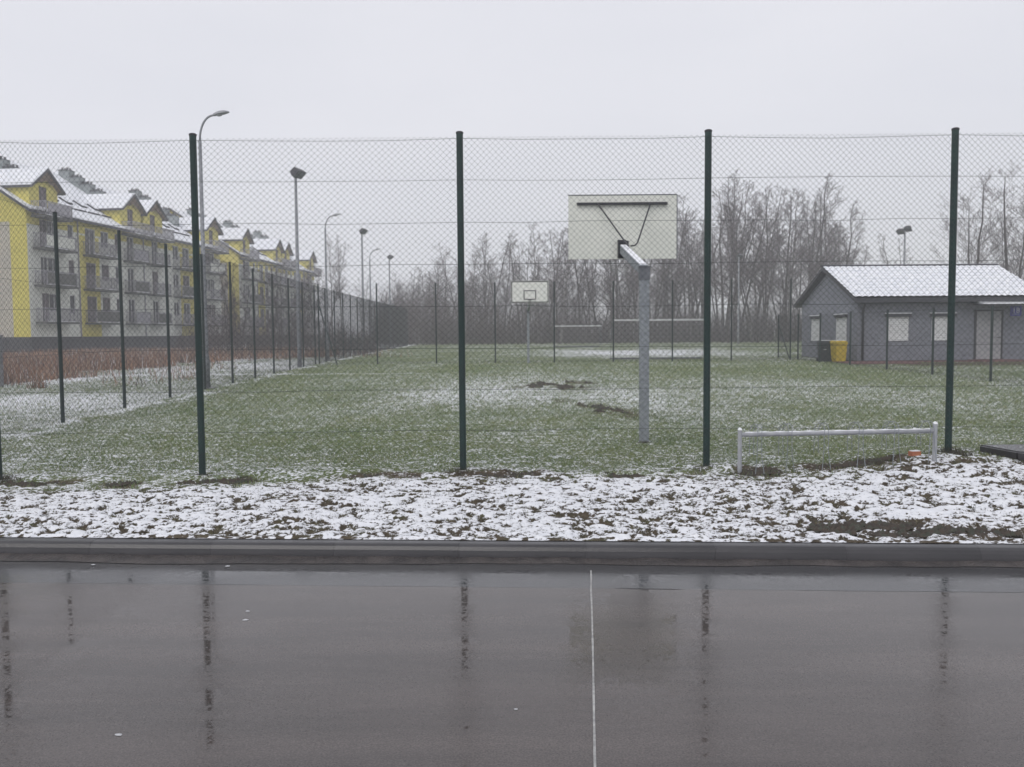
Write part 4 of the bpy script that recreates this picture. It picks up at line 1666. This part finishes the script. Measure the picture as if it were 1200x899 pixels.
        mb.add([(xa + .01, -0.43, za - .02), (xa + .01, BL + .43, za - .02), (xa, BL + .43, za + 0.06), (xa, -0.43, za + 0.06)], [(0, 1, 2, 3)])
    mb.build('snow_layer', M_rsnow, rf)
    # roof windows and snow guards
    for mir in (0, 1):
        for k, s in enumerate((6.3, 8.2, 10.2, 12.2)):
            if mir:
                s = BL - s
            for q, xx in enumerate((-0.9, -2.2)):
                mb = MB()
                z = roof_z(xx) + 0.10
                a = Vector((xx, s - 0.4, z))
                rot = Matrix.Rotation(math.atan(SL), 3, 'Y')
                mb.box((xx, s, z), (1.0 if q else 0.10, 0.75 if q else 1.7, 0.16), rot)
                mb.build('roof_window' if q else 'snow_guard', M_roofedge, rf)
                if q:
                    mb = MB()
                    mb.box((xx + 0.05, s, z + 0.085), (0.75, 0.6, 0.03), rot)
                    mb.build('roof_window_snow', M_rsnow, rf)
    # dormers
    for c in (2.1, BL / 2 - 1.95, BL / 2 + 1.95, BL - 2.1):
        hw, ov = 1.72, 0.32
        ap, ev = 14.85, 13.25
        dsl = (ap - ev) / (hw + ov - 0.1)
        wz = ev + dsl * ov
        mb = MB()
        mb.cur = 0
        F = 0.03
        # front with a window hole
        fw0, fw1, fz0, fz1 = c - 0.55, c + 0.35, 11.75, 13.55
        for (a, b, z0, z1) in ((c - hw, fw0, 11.3, wz - .1), (fw1, c + hw, 11.3, wz - .1)):
            mb.add([(F, a, z0), (F, b, z0), (F, b, z1), (F, a, z1)], [(0, 1, 2, 3)])
        mb.add([(F, fw0, 11.3), (F, fw1, 11.3), (F, fw1, fz0), (F, fw0, fz0)], [(0, 1, 2, 3)])
        mb.add([(F, fw0, fz1), (F, fw1, fz1), (F, fw1, wz - .1 if wz - .1 > fz1 else fz1 + .01), (F, fw0, wz - .1 if wz - .1 > fz1 else fz1 + .01)], [(0, 1, 2, 3)])
        mb.add([(F, c - hw, wz - .1), (F, c + hw, wz - .1), (F, c, ap - .22)], [(0, 1, 2)])
        for sy in (c - hw, c + hw):
            xm = 0.5 - (wz - ZT) / SL
            mb.add([(F, sy, 11.3), (F, sy, wz), (xm, sy, wz)], [(0, 1, 2)])
        d = mb.build('dormer', M_yellow, root)
        mb = MB()
        fo_ = 0.55
        for sy in (-1, 1):
            ye = c + sy * (hw + ov)
            xr_ = 0.5 - (ap - ZT) / SL - 0.2
            xe_ = 0.5 - (ev - ZT) / SL - 0.2
            a0, a1, a2, a3 = (fo_, ye, ev), (fo_, c, ap), (xr_, c, ap), (xe_, ye, ev)
            dn = Vector((0, 0, -0.17))
            pts_ = [Vector(q) for q in (a0, a1, a2, a3)]
            mb.add(pts_ + [q + dn for q in pts_], [(0, 1, 2, 3), (7, 6, 5, 4), (0, 4, 5, 1), (1, 5, 6, 2), (2, 6, 7, 3), (3, 7, 4, 0)])
        mb.build('gable_roof', M_roofedge, d)
        mb = MB()
        for sy in (-1, 1):
            ye = c + sy * (hw + ov)
            xr_ = 0.5 - (ap - ZT) / SL - 0.3
            xe_ = 0.5 - (ev - ZT) / SL - 0.3
            up = Vector((0, 0, 0.07))
            pts_ = [Vector(q) + Vector((0, 0, 0.012)) for q in ((fo_ - .05, ye, ev), (fo_ - .05, c, ap), (xr_, c, ap), (xe_, ye, ev))]
            mb.add(pts_ + [q + up for q in pts_], [(0, 3, 2, 1), (4, 5, 6, 7), (0, 1, 5, 4), (1, 2, 6, 5), (2, 3, 7, 6), (3, 0, 4, 7)])
        mb.build('snow_layer', M_rsnow, d)
        mb = MB()
        mb.add([(fo_ - .12, c, ap - .20), (fo_ - .12, c - hw * .62, ap - .2 - dsl * hw * .62), (F + .02, c - hw * .62, ap - .2 - dsl * hw * .62), (F + .02, c, ap - .20),
                (fo_ - .12, c + hw * .98, ap - .2 - dsl * hw * .98), (F + .02, c + hw * .98, ap - .2 - dsl * hw * .98)],
               [(0, 1, 2, 3), (0, 3, 5, 4)])
        mb.add([(0.30, c, ap - .24), (0.30, c - 1.15, ap - .24 - dsl * 1.15), (0.30, c - 0.6, ap - .24 - dsl * 1.15), (0.30, c, ap - .95), (0.30, c + .6, ap - .24 - dsl * 1.15),
                (0.30, c + 1.15, ap - .24 - dsl * 1.15)], [(0, 1, 2, 3), (0, 3, 4, 5)])
        mb.build('timber_soffit', M_soffit, d)
        add_window(d, F, fw0, fw1, fz0, fz1, True, 'window', 1)
        bb = add_balcony(root, c - 1.6, c + 1.75, 11.05, dep=1.3, style=random.choice((0, 1)))
    # chimney rows stepping down the front slope, one over each party wall
    for s in (4.6, BL / 2, BL - 4.4):
        rt = obj('chimney_row', None, root, (0, 0, 0)) if False else None
        mb = MB()
        n_ = 5
        for k in range(n_):
            x0 = xr + 0.2 + k * 1.05
            x1 = x0 + 1.0
            mb.bx(x0, x1 + 0.05, s - 0.45, s + 0.45, roof_z(x0) - 1.2, roof_z(x0) + 0.50)
        ch = mb.build('chimney', M_copper, root)
        for k in range(n_):
            x0 = xr + 0.2 + k * 1.05
            mb = MB()
            zt = roof_z(x0) + 0.50
            mb.bx(x0 - 0.05, x0 + 1.02, s - 0.55, s + 0.55, zt + 0.002, zt + 0.07)
            for q in (0.25, 0.75):
                for sy in (-0.22, 0.22):
                    mb.tube([(x0 + q, s + sy, zt + 0.07), (x0 + q, s + sy, zt + 0.24)], 0.08, 6)
                    mb.tube([(x0 + q, s + sy, zt + 0.27), (x0 + q, s + sy, zt + 0.31)], [0.14, 0.10], 6)
            mb.build('chimney_cap', M_roofedge, ch)
    return root


rz1 = -math.atan(0.113)
b1 = build_block('nearer yellow block of flats with snowy roof and dormers at the left edge', (-37.0, 65.8, 0), rz1)
bpy.context.view_layer.update()
b2 = copy_tree(b1)
b2.location = (-33.0, 104.0, 0)
b2.rotation_euler = (0, 0, -math.atan(0.05))
b2['label'] = 'farther yellow block of flats with snowy roof, partly behind bare trees and lamp posts'

# ------------------------------------------------------------------ bare trees


def tree_proto(seed, H, trunk_r, stems=1, spread=0.30, nb=34, up=0.8, start=0.22, twr=0.0098, bend=0.3):
    rr = random.Random(seed)
    T = MB()
    B = MB()

    def tri_tube(pts, r0, r1):
        n_ = len(pts)
        B.tube(pts, [r0 + (r1 - r0) * i / (n_ - 1) for i in range(n_)], 3, cap=False)

    def branch(p, d, L_, r_, lev):
        d = d.normalized()
        pts = [p.copy()]
        nseg = (3, 2, 2, 1)[lev]
        q = p.copy()
        for i in range(nseg):
            d = (d + Vector((rr.uniform(-.16, .16), rr.uniform(-.16, .16), rr.uniform(-0.04, .16)))).normalized()
            q = q + d * (L_ / nseg)
            pts.append(q.copy())
        tri_tube(pts, r_, max(r_ * 0.35, 0.005))
        if lev >= 3:
            return
        nchild = (6, 5, 3)[lev]
        for k in range(nchild):
            t_ = 0.18 + 0.82 * (k + rr.random()) / nchild
            f = t_ * nseg
            i = min(int(f), nseg - 1)
            pp = pts[i].lerp(pts[i + 1], f - i)
            ax = Vector((rr.uniform(-1, 1), rr.uniform(-1, 1), rr.uniform(-1, 1))).normalized()
            dd = (d + ax * 0.85 + Vector((0, 0, 0.2))).normalized()
            branch(pp, dd, L_ * rr.uniform(.38, .60) * (1.1 - .5 * t_), max(r_ * .5, twr * .62), lev + 1)

    for s in range(stems):
        h = H * (1 if s == 0 else rr.uniform(.72, .97))
        a = rr.uniform(0, 6.28)
        lean = rr.uniform(0.0, 0.10) * h if stems == 1 else rr.uniform(.05, .2) * h
        pts = []
        ns = 9
        wob = [Vector((rr.uniform(-1, 1), rr.uniform(-1, 1), 0)) * bend * 0.35 for _ in range(ns + 1)]
        for i in range(ns + 1):
            t_ = i / ns
            pts.append(Vector((math.cos(a) * lean * t_, math.sin(a) * lean * t_, -0.3 + (h + .3) * t_)) + wob[i] * t_)
        tr = trunk_r * (1 if s == 0 else .7)
        T.tube(pts, [tr * (1 - .93 * (i / ns)) + 0.012 for i in range(ns + 1)], 6)
        for k in range(nb):
            t_ = start + (1 - start) * ((k + rr.random()) / nb)
            f = t_ * ns
            i = min(int(f), ns - 1)
            pp = pts[i].lerp(pts[i + 1], f - i)
            aa = rr.uniform(0, 6.28)
            w = (1 - ((t_ - start) / (1 - start))) ** .65 * .85 + .16
            L_ = h * spread * w * rr.uniform(.6, 1.1)
            dd = Vector((math.cos(aa), math.sin(aa), up + rr.uniform(-.2, .6)))
            branch(pp, dd, L_, max(.030 * w * h / 15, twr), 0)
    return T, B


protos = []
for (sd, H, tr, st_, sp, nb, up, start, bark) in [
        (1, 17, .11, 1, .24, 26, 1.3, .28, M_bark), (2, 16, .09, 2, .22, 18, 1.4, .28, M_bark), (3, 18, .12, 1, .22, 28, 1.6, .30, M_bark),
        (4, 14, .08, 3, .22, 13, 1.4, .22, M_bark), (5, 15, .10, 1, .27, 26, 1.1, .26, M_birch), (6, 13, .08, 2, .26, 17, 1.2, .2, M_bark),
        (7, 12.5, .15, 2, .44, 17, .75, .2, M_bark), (8, 9, .06, 3, .30, 12, 1.0, .1, M_bark)]:
    T, B = tree_proto(sd, H, tr, st_, sp, nb, up, start)
    protos.append((T.mesh('trunk', bark), B.mesh('crown', M_twig), H))


def tree(kind, x, y, h, label, group='bare trees of the far treeline'):
    tm, bm2, H = protos[kind]
    sc = h / H
    o = thing('birch_tree' if kind == 4 else 'bare_tree', label, 'tree', (x, y, G(x, min(y, 120)) - 0.05), random.uniform(0, 6.28), group)
    wd = random.uniform(1.15, 1.6) if group.endswith('treeline') else random.uniform(.95, 1.15)
    o.scale = (sc * wd, sc * wd, sc)
    obj('trunk', tm, o)
    obj('crown', bm2, o)
    return o


LOOK = ['slim straight', 'twin-stemmed', 'tall narrow', 'many-stemmed', 'pale-trunked', 'bushy twin-stemmed', 'broad spreading', 'low bushy']


def where(px):
    for lim, tx in ((470, 'at the end of the left fence'), (540, 'left of the second fence post'), (600, 'between second fence post and far hoop'),
                    (650, 'behind the far basketball board'), (700, 'between the two basketball boards'), (800, 'behind the near basketball board'),
                    (850, 'right of the third fence post'), (900, 'in the tallest clump past the third post'), (950, 'between the third fence post and hut'), (1100, 'beside the hut gable')):
        if px < lim:
            return tx
    return 'behind the grey hut'


# target skyline (pixel column -> tree-top row in the photograph), used only to choose natural heights along the wood's edge
sky = [(440, 345), (455, 325), (470, 305), (490, 300), (520, 288), (545, 278), (575, 272), (600, 285), (625, 268), (645, 256), (665, 260), (690, 250), (720, 240),
       (760, 238), (800, 228), (830, 232), (850, 208), (878, 214), (905, 238), (925, 235), (945, 216), (962, 222), (985, 240), (1003, 268), (1015, 330)]


def top_at(px):
    return float(np.interp(px, [a for a, b in sky], [b for a, b in sky]))


rt = random.Random(77)
WOOD = []
for row, (yd, step, fac, dname) in enumerate([(95, 20, 1.0, 'front'), (104, 20, .95, 'middle'), (115, 17, .85, 'back')]):
    px = 441 + row * 5
    while px < 1012:
        y = yd + rt.uniform(-3, 3) + (12 if px < 600 else 0)
        x = (px - 600) / 1000 * y
        h = ((388 - top_at(px)) / 1000 * y + 1.3) * rt.uniform(.76, 1.02) * fac
        kind = rt.choice([0, 1, 2, 3, 4, 5] if px > 600 else [3, 5, 1, 0, 5, 3])
        lab = f'{LOOK[kind]} bare {"birch" if kind == 4 else "tree"}, {dname} row, {where(px)}'
        WOOD.append((lab, px, tree(kind, x, y, max(h, 3.5), lab)))
        px += step * rt.uniform(.6, 1.4) * (1.1 if px > 820 else .92)
for lab in sorted({w[0] for w in WOOD}):
    same = sorted([w for w in WOOD if w[0] == lab], key=lambda w: w[1])
    names = {1: [''], 2: ['left one', 'right one'], 3: ['left one', 'middle one', 'right one'],
             4: ['leftmost one', 'second from left', 'third from left', 'rightmost one']}.get(len(same))
    for i_, w in enumerate(same):
        if len(same) > 1:
            w[2]['label'] = lab + ', ' + (names[i_] if names else f'number {i_ + 1} from the left')
# distinctive tall ones
for (px, y, h, kind, lab) in [(853, 92, 18.0, 2, 'tallest bare tree of the wood, just right of the third fence post'),
                              (870, 94, 17.6, 0, 'tall bare tree standing close beside the tallest one, right of the third fence post'),
                              (888, 91, 13.5, 1, 'leaning forked bare tree in front of the wood, right of the tallest tree'),
                              (918, 93, 15.8, 2, 'narrow bare tree with dense twigs, midway between third fence post and hut'),
                              (946, 92, 17.3, 0, 'tall bare tree just left of the hut gable, taller of the neighbouring pair'),
                              (962, 95, 16.6, 2, 'straight tall bare tree directly behind the hut gable peak'),
                              (985, 97, 15.2, 0, 'bare tree rising behind the left end of the hut ridge')]:
    tree(kind, (px - 600) / 1000 * y, y, h, lab)
# right-hand trees behind the hut
for (x, y, h, kind, lab) in [(38.6, 66, 13.2, 6, 'broad bare tree with spreading crown behind the right end of the hut'),
                             (36.4, 68, 12.8, 6, 'bare tree with upright boughs right of the fourth fence post, behind the hut roof'),
                             (33.0, 72, 9.3, 5, 'thin bare tree behind the hut roof just left of the fourth fence post'),
                             (43.0, 70, 14.5, 6, 'large bare tree cut off by the right edge of the picture'),
                             (41.0, 78, 10.5, 5, 'bushy bare tree low behind the right end of the hut roof'),
                             (46.5, 80, 11.5, 3, 'many-stemmed bare tree at the right edge, farthest back')]:
    tree(kind, x, y, h, lab, 'bare trees behind the hut')
# left-hand trees in front of and beyond the flats
for (x, y, h, kind, lab) in [(-18.6, 56, 6.2, 7, 'low bushy bare tree right behind the first left street lamp'),
                             (-20.5, 64, 7.0, 7, 'bushy bare tree in front of the gap between the yellow blocks'),
                             (-19.6, 70, 7.0, 3, 'many-stemmed bare tree before the farther yellow block, left part'),
                             (-21.0, 78, 7.8, 5, 'twin-stemmed bare tree before the middle of the farther yellow block'),
                             (-21.6, 86, 7.6, 7, 'low bare tree before the right half of the farther yellow block'),
                             (-21.0, 92, 8.6, 5, 'bare tree near the far end of the farther yellow block'),
                             (-23.4, 96, 8.2, 3, 'many-stemmed bare tree behind the nearest floodlight pole'),
                             (-26.8, 128, 15.8, 0, 'slim tall bare tree just right of the far block, left of the second street lamp'),
                             (-24.6, 124, 14.9, 2, 'narrow tall bare tree directly beside the second street lamp'),
                             (-28.6, 132, 15.0, 1, 'twin-stemmed tree rising behind the far end of the farther block'),
                             (-22.0, 126, 9.5, 5, 'short bare tree right of the second street lamp beyond the fence')]:
    tree(kind, x, y, h, lab, 'bare trees by the flats')


# undergrowth: thin stems filling the foot of the wood
def thicket(name, label, n, xs0, xs1, y0, y1, hf, seed, wr=0.016):
    r = np.random.default_rng(seed)
    px = xs0 + (xs1 - xs0) * r.random(n)
    y = y0 + (y1 - y0) * r.random(n)
    x = (px - 600) / 1000 * y
    h = hf(px) * (0.25 + 0.75 * r.random(n)) * (0.45 + 1.1 * fbm(px * 0.035, y * 0.08, 61, 3))
    z = gh(x, np.minimum(y, 120)) - 0.1
    lean = (r.random((n, 2)) - .5) * 0.5 * h[:, None]
    w = wr * (0.5 + r.random(n))
    mid = np.stack([x + lean[:, 0] * .3, y + lean[:, 1] * .3, z + h * .55], -1)
    top = np.stack([x + lean[:, 0], y + lean[:, 1], z + h], -1)
    b0 = np.stack([x - w, y, z], -1)
    b1_ = np.stack([x + w, y, z], -1)
    b2_ = np.stack([x, y - w, z], -1)
    m0 = mid + np.stack([-w * .6, 0 * w, 0 * w], -1)
    m1 = mid + np.stack([w * .6, 0 * w, 0 * w], -1)
    m2 = mid + np.stack([0 * w, -w * .6, 0 * w], -1)
    V = np.stack([b0, b1_, b2_, m0, m1, m2, top], 1)
    # side twigs
    k = 7
    tw = []
    for q in range(k):
        t_ = 0.25 + 0.7 * r.random(n)
        p = np.stack([x, y, z], -1) * (1 - t_[:, None]) + top * t_[:, None]
        a = r.random(n) * 6.28
        L_ = h * 0.22 * (0.4 + r.random(n))
        e = p + np.stack([np.cos(a) * L_, np.sin(a) * L_ * .7, L_ * (0.5 + r.random(n))], -1)
        ww = w * 0.55
        tw.append(np.stack([p + np.stack([-ww, 0 * ww, 0 * ww], -1), p + np.stack([ww, 0 * ww, 0 * ww], -1), e], 1))
    V1 = V.reshape(-1, 3)
    base = (np.arange(n) * 7)[:, None, None]
    tri = np.array([(0, 1, 4), (0, 4, 3), (1, 2, 5), (1, 5, 4), (2, 0, 3), (2, 3, 5), (3, 4, 6), (4, 5, 6), (5, 3, 6)])
    F1 = (base + tri[None]).reshape(-1, 3)
    V2 = np.concatenate([q.reshape(-1, 3) for q in tw])
    F2 = np.arange(len(V2)).reshape(-1, 3) + len(V1)
    me = np_mesh(name, np.concatenate([V1, V2]), np.concatenate([F1, F2]), [M_thick])
    return tag(obj(name, me), label, 'undergrowth', None, 'stuff')


thicket('undergrowth', 'dense purple-grey leafless undergrowth filling the foot of the wood', 6500, 440, 1015, 93, 118,
        lambda px: np.interp(px, [440, 470, 520, 600, 700, 1015], [4.0, 7.0, 7.5, 6.5, 5.0, 4.6]), 41, 0.020)
thicket('undergrowth', 'leafless scrub between the left fence and the farther yellow block', 2000, 205, 440, 56, 104,
        lambda px: np.interp(px, [205, 240, 330, 420], [1.5, 3.4, 3.6, 2.6]), 42, 0.014)
thicket('undergrowth', 'leafless scrub behind the grey hut on the right', 1100, 1015, 1330, 66, 90,
        lambda px: np.interp(px, [1015, 1100, 1330], [4.0, 6.5, 7.0]), 43, 0.02)

# ------------------------------------------------------------------ haze: snowy winter air
mb = MB()
mb.bx(-310, 310, -78, 408, -2.2, 26)
hz = MB.mesh(mb, 'haze', [])
hm = bpy.data.materials.new('haze')
hm.use_nodes = True
hn = hm.node_tree
for n_ in list(hn.nodes):
    hn.nodes.remove(n_)
ho = hn.nodes.new('ShaderNodeOutputMaterial')
pv = hn.nodes.new('ShaderNodeVolumePrincipled')
pv.inputs['Color'].default_value = (0.97, 0.97, 0.99, 1)
pv.inputs['Density'].default_value = 0.0026
pv.inputs['Anisotropy'].default_value = 0.2
hn.links.new(pv.outputs[0], ho.inputs['Volume'])
hz.materials.append(hm)
o = obj('haze', hz)
o['kind'] = 'stuff'
o['label'] = 'pale winter haze hanging over the whole pitch'
o['category'] = 'haze'
